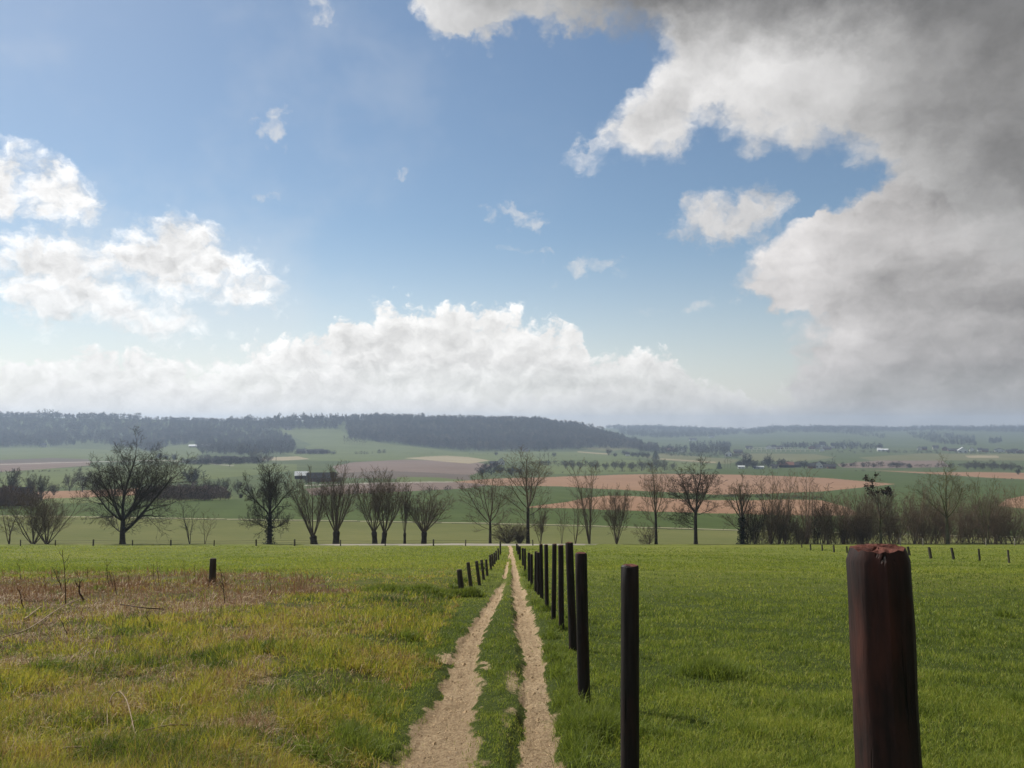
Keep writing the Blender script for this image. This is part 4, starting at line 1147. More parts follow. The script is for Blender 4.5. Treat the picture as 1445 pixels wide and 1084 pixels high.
# multi-stemmed shrubs and saplings of the row
for px, top, w, st_, r, sp, seed, P, mat, nm, lab in [
    (13, 692, 34, 3, .11, 20, 201, SPARSE, M_BARK2, 'sapling', 'small bare tree at the left edge of the picture behind the meadow'),
    (47, 690, 70, 9, .10, 40, 202, ROD, M_BARK2, 'coppiced_willow', 'coppiced willow fanning from the ground, left one of the pair near the left edge'),
    (66, 694, 84, 11, .09, 48, 203, ROD, M_BARK2, 'coppiced_willow', 'coppiced willow fanning widely to the right, right one of the pair near the left edge'),
    (268, 704, 34, 3, .08, 22, 204, SPARSE, M_BARK, 'sapling', 'thin leaning sapling just right of the big oak'),
    (289, 720, 24, 1, .06, 14, 205, SPARSE, M_BARK2, 'sapling', 'smallest lone sapling between the big oak and the ivy-trunked oak'),
    (716, 735, 46, 16, .05, 50, 206, BUSH, M_BARK2, 'bare_shrub', 'low bare bush beside the left ash where the track ends'),
    (733, 740, 26, 14, .05, 40, 207, BUSH, M_BARK2, 'bare_shrub', 'low bare bush between the two ashes at the track\'s end'),
    (763, 712, 28, 5, .06, 28, 208, ROD, M_BARK2, 'bare_shrub', 'upright bare shrub right of the tallest ash'),
    (793, 706, 22, 2, .07, 12, 209, SPARSE, M_BARK2, 'sapling', 'pale thin sapling between the tallest ash and the tall slender clump'),
    (812, 695, 30, 3, .07, 22, 210, SPARSE, M_BARK2, 'sapling', 'leaning sapling at the left foot of the tall slender clump'),
    (832, 650, 48, 5, .13, 16, 211, SLIM, M_BARK2, 'slender_tree', 'tall clump of slender upright stems in front of the upper orange field'),
    (870, 686, 44, 11, .07, 26, 212, ROD, M_BARK2, 'bare_shrub', 'bushy upright clump in front of the lower orange field'),
    (915, 738, 40, 8, .04, 60, 213, BUSH, M_BARK2, 'bare_shrub', 'low straggling twigs at the foot of the narrow ash'),
    (1088, 668, 44, 6, .11, 22, 214, SLIM, M_BARK2, 'slender_tree', 'clump of slender stems next to the ivy trunk'),
    (1108, 662, 36, 4, .11, 18, 215, SLIM, M_BARKR, 'slender_tree', 'tall slender stems left of the two-stemmed brown tree'),
    (1138, 658, 44, 4, .12, 18, 216, SLIM, M_BARKR, 'slender_tree', 'tallest slender tree in the thicket left of the near post'),
    (1168, 682, 36, 4, .09, 20, 217, SLIM, M_BARK2, 'slender_tree', 'thin clump in the middle of the thicket'),
    (1190, 690, 34, 4, .08, 20, 218, SLIM, M_BARKR, 'slender_tree', 'shorter slender clump near the right end of the thicket'),
    (1216, 694, 30, 4, .08, 20, 219, SLIM, M_BARK2, 'slender_tree', 'slender clump just left of the tree with withered leaves'),
    (1290, 676, 40, 3, .10, 20, 220, SLIM, M_BARKR, 'slender_tree', 'thin tree in the brown hedge left of the mossy tree'),
    (1394, 668, 36, 2, .10, 16, 221, SLIM, M_BARK3, 'slender_tree', 'thin mossy tree in the brown hedge right of the tall mossy one')]:
    plant(nm, px, top, w, P, lab, seed=seed, stems=max(st_, 2), trunk_r=r, spread=sp, mat=mat, cat='shrub' if nm in ('bare_shrub', 'coppiced_willow') else 'tree')

# the thicket and the brown hedge on the right: shrub after shrub
def hedge_run(lst, grp, words):
    for i, (px, top, w, Y, seed, mat) in enumerate(lst):
        p, h, ww = row(px, top, w, Y)
        tree('hedge_shrub', p, h, ww, BUSH, words(i, len(lst)), 'shrub', grp, seed=seed, stems=17, trunk_r=.045, spread=50, mat=mat, base_r=ww * .42)
ORD = ['first', 'second', 'third', 'fourth', 'fifth', 'sixth', 'seventh', 'eighth', 'ninth', 'tenth', 'eleventh', 'twelfth', 'thirteenth', 'fourteenth', 'fifteenth', 'sixteenth',
       'seventeenth', 'eighteenth', 'nineteenth', 'twentieth', 'twenty-first', 'twenty-second', 'twenty-third', 'twenty-fourth', 'twenty-fifth', 'twenty-sixth', 'twenty-seventh', 'twenty-eighth']
rg = random.Random(4)
th = [(1062 + i * 15.2 + rg.uniform(-3, 3), rg.uniform(702, 736), rg.uniform(32, 46), YR - 1 + rg.uniform(-1, 5), 300 + i, M_BARK2 if i % 3 else M_BARK) for i in range(11)]
hedge_run(th, 'shrubs of the thicket left of the near post', lambda i, n: f'dark tangled shrub, {ORD[i]} from the ivy trunk along the thicket')
hd = [(1212 + i * 17.5 + rg.uniform(-4, 4), rg.uniform(684, 714) - (i > 6) * 3, rg.uniform(52, 72), YR + rg.uniform(0, 6), 330 + i, M_BARKR) for i in range(14)]
hedge_run(hd, 'shrubs of the brown hedge', lambda i, n: f'reddish brown hedge shrub, {ORD[i]} from the left end of the brown hedge')

# ------------------------------------------------------------------ trees of the valley, a few pixels each
def far_proto(seed, P, stems, trunk_h, spread, rmin, mat, leaders=5, low=0):
    """unit-high tree as (trunk mesh, crown mesh); made 15 m high, then brought to unit size"""
    PP = dict(P, rmin=rmin, levels=4)
    PP['n'] = [6, 6, 5, 4]
    before = set(bpy.data.objects)
    r = tree('x', (0, 0, 0), 15, 12, PP, 'x', 'x', seed=seed, stems=stems, trunk_h=trunk_h, trunk_r=.45 if stems == 1 else .2, leaders=leaders, spread=spread, mat=mat, tmat=mat, low=low)
    ms = []
    for c in list(r.children):
        me = c.data; S = np.empty(len(me.vertices) * 3, np.float32); me.vertices.foreach_get('co', S)
        S = S.reshape(-1, 3) / np.array([12, 12, 15]); me.vertices.foreach_set('co', S.ravel().astype(np.float32)); me.update()
        ms.append((c.name.split('.')[0], me)); bpy.data.objects.remove(c)
    bpy.data.objects.remove(r)
    return ms
PR = {
    'round': [far_proto(500 + i, OAK, 1, .2, 44, .045, M_FARTREE, 7, 3) for i in range(2)],
    'pale': [far_proto(505 + i, OAK, 1, .18, 46, .055, M_FARPALE, 8, 3) for i in range(2)],
    'dark': [far_proto(510 + i, OAK, 1, .15, 44, .06, M_FARDARK, 8, 4) for i in range(2)],
    'willow': [far_proto(520 + i, ROD, 12, .2, 26, .045, M_FARTREE) for i in range(2)],
    'poplar': [far_proto(530 + i, SLIM, 1, .12, 14, .07, M_FARTREE, 1) for i in range(2)],
    'skypoplar': [far_proto(550 + i, SLIM, 1, .12, 14, .22, M_FARTREE, 1) for i in range(2)],
    'skyround': [far_proto(555 + i, OAK, 1, .25, 44, .16, M_FARTREE, 7, 2) for i in range(3)],
    'bush': [far_proto(540 + i, BUSH, 14, .2, 52, .06, M_FARDARK) for i in range(2)],
}
def evergreen_mesh():
    T = Tubes(); rg = random.Random(3)
    for i in range(520):
        z = rg.uniform(.04, .98); r = .5 * (1 - z) ** .75 * rg.uniform(.3, 1.05); a = rg.uniform(0, 6.28)
        p = (r * math.cos(a), r * math.sin(a), z)
        T.add([p, (p[0] * 1.25, p[1] * 1.25, z + .03)], [.035, .008], 3)
    v = T.build(); return [('crown', np_mesh('crown', v[0], v[1], M_GREENTREE, True)), ('trunk', trunk_me)]
tt = Tubes(); tt.add([(0, 0, -.05), (0, 0, .5), (0, 0, .9)], [.03, .02, .006], 6); tv = tt.build()
trunk_me = np_mesh('trunk', tv[0], tv[1], M_FARDARK, True)
PR['evergreen'] = [evergreen_mesh()]
_n = [0]
def far_tree(kind, pos, Hh, Ww, name, label, group=None, cat='tree'):
    _n[0] += 1
    r = empty(name, pos, label, cat, group)
    for nm, me in PR[kind][_n[0] % len(PR[kind])]:
        link(nm, me, r)
    r.scale = (Ww, Ww, Hh); r.rotation_euler = (0, 0, (_n[0] * 2.4) % 6.28)
    return r
def far_px(kind, px, base, hpx, wpx, name, label, group=None, cat='tree'):
    p = G1(px, base); k = p.y / FPX
    return far_tree(kind, (p.x, p.y, p.z - .2), hpx * k, wpx * k, name, label, group, cat)

def far_row(kind, lst, name, group, words, cat='tree'):
    for i, a in enumerate(lst):
        far_px(kind, *a, name, words(i), group, cat)

far_row('willow', [(17, 700, 39, 24), (43, 701, 34, 16), (58, 706, 36, 20), (76, 699, 18, 14)], 'round_willow', 'round willows behind the left edge', lambda i: f'rounded far willow, {ORD[i]} from the left edge of the picture')
far_row('round', [(98, 693, 25, 18), (116, 694, 34, 24), (136, 694, 26, 18)], 'valley_tree', 'trees behind the big oak', lambda i: f'hazy grey tree behind the big oak, {ORD[i]} from the left')
far_px('dark', 271, 686, 29, 32, 'valley_tree', 'round grey tree above the dark thicket right of the big oak')
far_row('round', [(293, 696, 20, 13), (306, 697, 22, 12), (318, 697, 23, 14), (335, 698, 22, 13), (350, 698, 16, 12)], 'valley_tree', 'row of small trees left of the ivy-trunked oak', lambda i: f'small hazy tree in the row left of the ivy-trunked oak, {ORD[i]} from the left')
far_row('bush', [(322, 703, 9, 9), (340, 703, 9, 8)], 'round_bush', 'round bushes in the green field', lambda i: f'little dark round bush in the green field, {["left", "right"][i]} one of two')
far_row('pale', [(342, 641, 16, 22), (359, 652, 18, 20), (378, 653, 13, 14)], 'pale_tree', 'pale round trees by the dark hamlet', lambda i: ['pale broad tree before the small wood above the hamlet', 'pale round tree at the hamlet\'s right end', 'small pale round tree right of the other pale ones'][i])
far_row('bush', [(235, 648, 7, 8), (246, 649, 9, 9), (225, 647, 8, 12)], 'round_bush', 'bushes on the far left pasture', lambda i: f'tiny grey bush on the far pasture over the big oak, {ORD[i]} from the right'.replace('first', ['middle', 'right', 'left'][i]) if False else f'tiny grey bush on the far pasture over the big oak, {["middle", "right", "left"][i]} of three')
far_row('dark', [(680, 672, 16, 18), (693, 670, 19, 22), (706, 669, 14, 14), (722, 671, 13, 16), (733, 670, 12, 14)], 'dark_tree', 'dark trees by the white farmhouse', lambda i: f'dark clump of trees by the white farmhouse, {ORD[i]} from the left')
far_row('poplar', [(762, 657, 24, 6), (768, 656, 26, 6), (774, 656, 25, 6)], 'poplar', 'poplars right of the white farmhouse', lambda i: f'tall dark poplar at the foot of the forest hill, {["left", "middle", "right"][i]} of three')
far_row('dark', [(700, 643, 6, 6), (782, 645, 7, 6)], 'round_bush', None, lambda i: ['lone dot of a bush below the forest hill left of the tallest ash', 'lone bush below the forest hill right of the poplars'][i])
far_row('round', [(798, 662, 12, 9), (808, 663, 14, 10), (818, 663, 13, 10), (841, 664, 14, 12), (855, 664, 12, 10), (868, 663, 14, 11), (878, 664, 15, 12), (892, 664, 12, 10), (905, 665, 17, 14), (918, 664, 16, 12), (927, 664, 20, 14), (938, 664, 16, 12), (950, 664, 12, 10)], 'valley_tree', 'tree row above the upper orange field', lambda i: f'hazy tree of the row above the upper orange field, {ORD[i]} from the left')
far_row('dark', [(859, 643, 10, 9), (868, 645, 7, 7), (881, 643, 8, 9), (893, 645, 8, 10), (900, 646, 9, 9), (907, 646, 10, 10), (914, 647, 9, 9)], 'hedgerow_tree', 'hedgerow trees below the forest hill', lambda i: f'small dark hedgerow tree below the right end of the forest hill, {ORD[i]} from the left')
far_px('evergreen', 925, 648, 12, 12, 'evergreen_tree', 'dark pointed evergreen at the right end of the hedgerow below the forest hill')
far_px('evergreen', 1015, 662, 11, 8, 'evergreen_tree', 'dark evergreen at the left end of the valley farm, right of the round oak')
far_row('poplar', [(1023, 660, 17, 4), (1027, 660, 19, 4), (1031, 660, 16, 4)], 'poplar', 'thin poplars beside the dark evergreen', lambda i: f'thin upright poplar beside the valley farm\'s evergreen, {["left", "middle", "right"][i]} of three')
far_row('dark', [(1046, 661, 12, 12), (1054, 661, 22, 16), (1065, 662, 11, 14), (1084, 661, 21, 13), (1103, 660, 13, 12), (1135, 661, 12, 14), (1160, 659, 9, 10)], 'farm_tree', 'trees around the valley farm', lambda i: f'grey tree among the valley farm\'s roofs, {ORD[i]} from the left')
far_px('poplar', 1176, 661, 22, 6, 'poplar', 'single tall thin tree at the right end of the valley farm')
far_px('dark', 1265, 660, 9, 20, 'round_bush', 'wide dark dome of a bush on the brown strip, right of the valley farm')
far_row('bush', [(1190, 659, 5, 7), (1201, 658, 5, 6), (1218, 659, 6, 5), (1233, 659, 4, 6), (1284, 660, 6, 8)], 'round_bush', 'bushes along the brown strip', lambda i: f'tiny bush along the brown valley strip, {ORD[i]} from the left')
far_row('pale', [(1366, 663, 12, 11), (1376, 663, 14, 12), (1387, 663, 12, 10), (1400, 664, 15, 15), (1417, 664, 12, 10), (1427, 665, 13, 11)], 'orchard_tree', 'round trees near the right edge', lambda i: f'rounded hazy tree near the right edge of the valley, {ORD[i]} from the left')
far_px('dark', 1437, 670, 9, 7, 'round_bush', 'small dark bush on the orange strip near the right edge')
far_row('round', [(433, 684, 14, 12), (449, 685, 13, 11), (463, 684, 15, 13), (478, 685, 13, 12)], 'yard_tree', 'trees in front of the long dark barn', lambda i: f'hazy tree in front of the long dark barn, {ORD[i]} from the left')
# skyline rows
far_row('skypoplar', [(47 + i * 3.9 + .9 * math.sin(i * 2.1), 592, 8.5 + 6.5 * math.sin(math.pi * (i + .8) / 11.6) + 1.2 * math.sin(i * 3.7), 4.2) for i in range(11)], 'poplar', 'poplars on the left skyline', lambda i: f'bare skyline poplar of the close row at the left, {ORD[i]} from the left')
far_row('skyround', [(22, 591, 7, 9), (350, 598, 13, 13), (118, 592, 6, 16)], 'skyline_tree', None, lambda i: ['lone round tree on the skyline left of the poplars', 'tall round tree alone on the skyline over the small wood', 'broad flat tree on the skyline right of the poplars'][i])
rg = random.Random(8)
far_row('skyround', [(392 + i * 6.3 + rg.uniform(-1.5, 1.5), 600 - .15 * i, rg.uniform(12, 17), rg.uniform(8, 11)) for i in range(16)], 'skyline_tree', 'trees of the ridge row left of the forest hill', lambda i: f'bare tree of the ridge row left of the forest hill, {ORD[i]} from the left')
far_row('skypoplar', [(486 + i * 3.6, 627 + .25 * i, 12.5, 4) for i in range(9)], 'copse_tree', 'thin trees of the copse below the ridge', lambda i: f'thin pale trunked tree of the copse below the ridge row, {ORD[i]} from the left')

# ------------------------------------------------------------------ woods that read as one mass
def wood(name, polys, n, hm, mat, seed, edge_extra=(), wide=.55):
    rg_ = np.random.default_rng(seed)
    pts = []
    for poly, k in polys:
        a = np.array(poly); lo, hi = a.min(0), a.max(0)
        q = rg_.uniform(lo, hi, (k * 6, 2)); q = q[inpoly(q[:, 0], q[:, 1], poly)][:k]
        pts.append(q)
    for line, k in edge_extra:
        l = np.array(line); x = rg_.uniform(l[0, 0], l[-1, 0], k); pts.append(np.stack([x, np.interp(x, l[:, 0], l[:, 1]) + rg_.uniform(0, 1.5, k)], 1))
    q = np.concatenate(pts); P = G(q[:, 0], q[:, 1]); P = P[P[:, 1] < 5800]
    m = len(P)
    tm = 6; K = 60
    hs = hm * (.95 + .45 * fbm(P[:, 0] / 45., P[:, 1] / 45., seed, 3)) * rg_.uniform(.7, 1.2, m); tint = np.clip(rg_.random(m) * .75 + .45 * fbm(P[:, 0] / 90., P[:, 1] / 90., seed + 3, 3) + .12, 0, 1)
    tpl = []
    for t in range(tm):
        g = np.random.default_rng(seed + t)
        a = g.uniform(0, 6.28, K); z = g.uniform(.12, .86, K); r = wide * .5 * np.sqrt(g.random(K)) * np.sin(np.clip(z + .15, 0, 1) * math.pi) ** .6
        b = np.stack([r * np.cos(a), r * np.sin(a), z], 1)
        d = np.stack([np.cos(a) * .5, np.sin(a) * .5, np.full(K, 1.)], 1) + g.normal(size=(K, 3)) * .3; d /= np.linalg.norm(d, axis=1, keepdims=True)
        f = g.uniform(0, 6.28, K); w = np.stack([np.cos(f), np.sin(f), np.zeros(K)], 1) * .03
        tri = np.stack([b - w, b + w, b + d * g.uniform(.12, .26, (K, 1))], 1)
        tk = np.array([[(-.02, 0, -.05), (.02, 0, -.05), (0, 0, .75)], [(0, -.02, -.05), (0, .02, -.05), (0, 0, .75)]])
        tpl.append(np.concatenate([tri, tk]))
    tpl = np.array(tpl)
    V = tpl[rg_.integers(0, tm, m)] * hs[:, None, None, None] * np.array([1, 1, 1]) + P[:, None, None, :]
    V = V.reshape(-1, 3)
    o = link(name, np_mesh(name, V, [np.arange(len(V)).reshape(-1, 3)], mat, False, dict(tint=np.repeat(tint, tpl.shape[1] * 3))))
    tag(o, kind='stuff'); return o

wood('forest', [([(488, 596), (500, 590), (560, 591), (640, 593), (700, 594), (760, 596), (830, 605), (880, 620), (908, 631), (903, 635), (840, 633), (760, 637), (650, 636.5), (600, 631), (550, 625.5), (495, 620.5), (490, 612)], 4800)],
     0, 19, M_WOOD, 11, [([(495, 591), (560, 592), (650, 594.5), (760, 597.5), (830, 606), (880, 622), (905, 631)], 420)])
wood('forest', [([(-120, 590), (0, 587), (130, 589), (240, 594), (246, 612), (235, 632), (218, 640), (190, 634), (130, 626), (80, 631), (0, 632.5), (-120, 634)], 2800), ([(240, 594), (480, 597), (480, 605), (385, 608), (330, 606), (300, 618), (262, 628), (240, 630)], 1100)],
     0, 17, M_WOOD, 21, [([(-120, 589), (0, 588), (130, 590), (250, 595.5), (350, 597), (400, 598)], 330)])
wood('forest', [([(276, 627), (300, 612), (340, 606), (385, 610), (412, 620), (418, 634), (412, 641), (380, 643), (330, 644), (280, 641)], 1000), ([(900, 634), (925, 629), (930, 638), (905, 639)], 80)], 0, 15, M_WOOD, 31)
wood('far_woods', [([(855, 601), (900, 603), (960, 605), (1045, 609), (1040, 614), (980, 618), (930, 619), (880, 615)], 900), ([(1045, 610), (1110, 604), (1210, 604), (1300, 604), (1445, 604), (1500, 604), (1500, 612), (1445, 611), (1300, 609), (1200, 612), (1100, 611), (1060, 616)], 1300)], 0, 22, M_WOODF, 41,
     [([(850, 604), (970, 605), (1045, 608.5), (1085, 605), (1210, 605), (1265, 608), (1300, 605), (1500, 605)], 700)], .8)
wood('far_woods', [([(1280, 612), (1310, 610), (1375, 617), (1378, 630), (1330, 628), (1290, 619)], 420), ([(1395, 622), (1412, 618), (1414, 625), (1396, 627)], 60), ([(972, 627), (1030, 626), (1032, 642), (975, 641)], 210), ([(1170, 628), (1200, 625), (1245, 632), (1244, 635), (1180, 635)], 130), ([(1100, 629), (1170, 628), (1170, 633), (1100, 634)], 120), ([(905, 636), (970, 633), (970, 640), (930, 641)], 90), ([(1180, 612), (1210, 610), (1250, 615), (1248, 620)], 80)], 0, 13, M_WOODF, 51)
wood('valley_scrub', [([(905, 638), (1060, 642), (1060, 648), (940, 644)], 160), ([(1040, 655), (1180, 655), (1180, 660), (1040, 661)], 110), ([(1180, 637), (1440, 639), (1440, 642), (1180, 640)], 120), ([(1320, 656), (1445, 662), (1445, 665), (1320, 659)], 70), ([(1180, 658.5), (1345, 660), (1345, 662), (1180, 660.5)], 60), ([(760, 655), (950, 663), (950, 665.5), (760, 658)], 70)], 0, 6, M_HEDGE, 61, (), 1.1)
wood('hedge_line', [([(1015, 700), (1160, 704), (1160, 706), (1015, 702)], 70), ([(440, 700.5), (660, 690.5), (660, 691.5), (440, 702)], 70), ([(0, 668), (130, 663), (130, 664), (0, 669)], 40), ([(560, 639), (700, 641.5), (700, 642.3), (560, 640)], 30), ([(760, 668.5), (1010, 663), (1010, 664), (760, 669.5)], 50), ([(1200, 664), (1445, 679), (1445, 680), (1200, 665)], 26), ([(-40, 690), (200, 688), (200, 689), (-40, 691)], 60), ([(690, 646), (900, 640.5), (900, 641), (690, 647)], 30)], 0, 2.2, M_HEDGE, 81, (), 1.3)
# dark thickets near the big oak and beyond the pollards
wood('valley_thicket', [([(198, 700), (235, 694), (270, 690), (318, 696), (322, 707), (260, 708), (200, 708)], 420)], 0, 4.2, M_THICK, 71, (), 1.1)
wood('valley_thicket', [([(-60, 712), (0, 708), (45, 710), (52, 716), (0, 718), (-60, 718)], 160)], 0, 5.0, M_THICK, 73, (), 1.1)
wood('valley_thicket', [([(255, 654.5), (300, 650), (368, 651), (378, 655), (300, 657), (270, 657)], 330), ([(415, 641), (470, 639), (473, 641.5), (415, 642)], 90), ([(500, 641), (545, 639.5), (545, 640.5), (500, 642)], 16)], 0, 7, M_WOOD, 75, (), 1.0)
# ------------------------------------------------------------------ posts
def post_meshes(h, r, seed, sides=14, rings=9, cham=.25, taper=.94, bury=.35, octa=0., drift=.0015):
    """round split post standing on z=0: (shaft mesh data, sawn end data)"""
    rg = random.Random(seed)
    prof = [1 + rg.gauss(0, .035) for _ in range(sides)]
    if octa:
        prof = [(p * .4 + .6) * (1 + octa * (math.cos(math.pi / 8) / math.cos((2 * math.pi * i / sides + .2) % (math.pi / 4) - math.pi / 8) - .96)) for i, p in enumerate(prof)]
    V, F = [], []
    zs = [-bury + (h - cham * r + bury) * i / (rings - 1) for i in range(rings)]
    ox = oy = 0.
    for k, z in enumerate(zs):
        t = max(0, z) / h
        for i in range(sides):
            a = 2 * math.pi * i / sides
            rr = r * prof[i] * (1 + (taper - 1) * t) * (1 + rg.gauss(0, .012))
            V.append((ox + rr * math.cos(a), oy + rr * math.sin(a), z))
        ox += rg.gauss(0, drift); oy += rg.gauss(0, drift)
    for k in range(rings - 1):
        for i in range(sides):
            j = (i + 1) % sides
            F.append((k * sides + i, k * sides + j, (k + 1) * sides + j, (k + 1) * sides + i))
    # bevel of the head belongs to the shaft
    top = len(V)
    hd = []
    for i in range(sides):
        a = 2 * math.pi * i / sides; rr = r * prof[i] * taper * (1 - .13 - rg.uniform(0, .014))
        hd.append((ox + rr * math.cos(a), oy + rr * math.sin(a), h + rg.gauss(0, .028) * r - .02 * r))
    V += hd
    for i in range(sides):
        j = (i + 1) % sides
        F.append(((rings - 1) * sides + i, (rings - 1) * sides + j, top + j, top + i))
    # sawn end: ragged disc
    EV = [(x, y, z) for x, y, z in hd]; EF = []
    for q, s in enumerate((.66, .33)):
        for i in range(sides):
            x, y, z = hd[i]
            EV.append((ox + (x - ox) * s, oy + (y - oy) * s, h + rg.gauss(0, .035) * r))
    EV.append((ox, oy, h + .02 * r))
    for q in range(2):
        for i in range(sides):
            j = (i + 1) % sides
            EF.append((q * sides + i, q * sides + j, (q + 1) * sides + j, (q + 1) * sides + i))
    for i in range(sides):
        EF.append((2 * sides + i, 2 * sides + (i + 1) % sides, 3 * sides))
    return (V, F), (EV, EF)

def post_from(name, base, top, width, mat, label, group, seed, Yb=None, end=True, emat=None, **kw):
    """a post whose foot stands at base and whose head is at top (both in world space)"""
    d = top - base; h = d.length
    (V, F), (EV, EF) = post_meshes(h, width / 2, seed, **kw)
    root = empty(name, base, label, 'post', group)
    root.rotation_euler = d.to_track_quat('Z', 'Y').to_euler()
    def mk(nm, v, f, m, smooth):
        me = bpy.data.meshes.new(nm); me.from_pydata(v, [], f); me.update(); me.materials.append(m)
        if smooth: me.polygons.foreach_set('use_smooth', [True] * len(f)); me.set_sharp_from_angle(angle=R(38))
        return link(nm, me, root)
    mk('shaft', V, F, mat, True)
    if end: mk('sawn_end', EV, EF, emat or M_END, False)
    return root

def post_px(name, bpx, bpy_, tpx, tpy, wpx, mat, label, group, seed, **kw):
    b = G1(bpx, bpy_); t = at(tpx, tpy, b.y)
    return post_from(name, b, t, wpx * b.y / FPX, mat, label, group, seed, **kw)

GR = 'dark posts right of the track'
# nearest post, cut off by the bottom of the frame
Y1 = 1.78
t1 = at(1240, 772, Y1); b1 = at(1256, 1084, Y1); d1 = (b1 - t1)
k1 = (float(H(b1.x, b1.y)) - t1.z) / d1.z
near = post_from('fence_post', t1 + d1 * k1, t1 + Vector((0, 0, .0)), 85 * Y1 / FPX, M_POSTR, 'huge nearest post, dark wood with a ragged red-brown top, at the right', GR, 901, sides=32, rings=26, cham=.42, taper=.99, octa=.9, drift=.0005)
# frayed splinters around its sawn top
Y2 = 4.72
t2 = at(889, 797, Y2); b2 = on_ground(889, Y2)
post_from('fence_post', Vector((b2.x, b2.y, b2.z)), t2, 26 * Y2 / FPX, M_POST, 'second nearest dark post, rising from the bottom edge with a faint red top', GR, 902, sides=18, rings=16, cham=.18, drift=.001)
R_POSTS = [(824.5, 992, 820, 780, 17.5), (808.5, 918, 803.2, 765.5, 11.5), (792.6, 890, 791.5, 769, 8), (781.2, 875, 782.2, 767.5, 6.8), (771.8, 861, 770.4, 768.5, 5.8), (764.7, 845, 763.8, 768, 5.2),
           (760, 839.5, 759.4, 779.5, 4.4), (756.1, 836, 756, 778, 4.3), (750, 829, 749.6, 782, 4.2), (746.6, 820.5, 746.4, 780, 3.8), (741, 807.5, 740.8, 774, 3.3), (737.7, 799, 737.5, 773.5, 3.2), (733.8, 790, 733.6, 771, 3.2), (731, 783, 730.8, 769.5, 3.0), (729.4, 778, 729.2, 767.5, 2.6)]
for i, (bx, by, tx, ty, w) in enumerate(R_POSTS):
    post_px('fence_post', bx, by, tx, ty, w, M_POST, f'dark post right of the track, {ORD[i + 2]} counted from the big nearest one', GR, 903 + i, sides=14 if i < 5 else 10, rings=8, cham=.2)

GL_ = 'short posts left of the track'
L_POSTS = [(651.5, 833.5, 648, 803.5, 7.8), (665, 834.5, 660.3, 793.6, 5.6), (676.6, 826, 672.3, 791.7, 4.8), (682.6, 818, 679.5, 790, 4.2), (687.6, 813, 685.8, 789.6, 3.7), (692.8, 804.5, 691.2, 783.3, 3.5),
           (695.5, 800, 694, 781.8, 3.2), (698.2, 797, 697.2, 780, 3.0), (700.5, 792.5, 699.9, 777, 2.8), (703.5, 790, 702.9, 774, 2.8), (706.2, 783, 706, 764, 2.6)]
lp = []
for i, (bx, by, tx, ty, w) in enumerate(L_POSTS):
    lab = 'thickest short leaning post, nearest of the row left of the track' if i == 0 else f'short weathered post left of the track, {ORD[i]} from the near end of its row'
    r = post_px('fence_post', bx, by, tx, ty, w, M_GREYPOST, lab, GL_, 930 + i, sides=10, rings=6, cham=.2, emat=M_GREYPOST)
    b = G1(bx, by); lp.append((b, at(tx, ty, b.y)))
post_px('fence_post', 299.5, 826, 300.5, 788, 9.2, M_GREYPOST, 'lone dark leaning post standing at the edge of the brown dead weeds', None, 950, sides=12, rings=7, cham=.3, emat=M_GREYPOST)

def wire(name, pts, r, label, sag=.02, per=4):
    T = Tubes(); q = []
    for a, b in zip(pts[:-1], pts[1:]):
        for k in range(per):
            t = k / per; p = a.lerp(b, t); q.append((p.x, p.y, p.z - sag * 4 * t * (1 - t)))
    q.append(tuple(pts[-1])); T.add(q, [r] * len(q), 4)
    v = T.build(); return tag(link(name, np_mesh(name, v[0], v[1], M_WIRE, True)), label, 'wire')
wire('fence_wire', [b.lerp(t, .9) for b, t in lp], .006, 'sagging wire along the tops of the short posts left of the track', .06)
wire('fence_wire', [b.lerp(t, .55) for b, t in lp], .005, 'lower wire strung at half height on the short posts left of the track', .05)

# small posts along the lane
GS = 'small posts along the lane'
small = [(29, 761, 769), (78, 761.5, 769), (131.5, 761.5, 769.5), (187, 762, 769.5), (241, 762, 769.5), (302, 763, 770), (361.5, 763.5, 771.5), (415.7, 763.8, 772), (480.5, 764, 772), (543.6, 764.5, 772), (611.7, 764, 772.3), (657, 761.5, 769.5), (752, 762, 769.5)]
sp = []
for i, (px, ty, by) in enumerate(small):
    Y = 103.5
    b = on_ground(px, Y); hgt = (by - ty + .6) * Y / FPX
    w = 2.3 if i in (2, 4, 6, 7, 10) else 1.6
    lab = f'small dark post on the lane verge, {ORD[i]} from the left edge of the picture' if i < 12 else 'small dark post on the lane verge right of the track\'s end'
    post_from('lane_post', b, b + Vector((.02 * (i % 3 - 1), 0, hgt)), w * Y / FPX, M_GREYPOST, lab, GS, 960 + i, sides=7, rings=3, end=False)
    sp.append((b, hgt))
wire('fence_wire', [b + Vector((0, 0, h * .86)) for b, h in sp], .012, 'thin top wire running from post to post along the lane', .03)
wire('fence_wire', [b + Vector((0, 0, h * .5)) for b, h in sp], .010, 'thin lower wire running from post to post along the lane', .03)

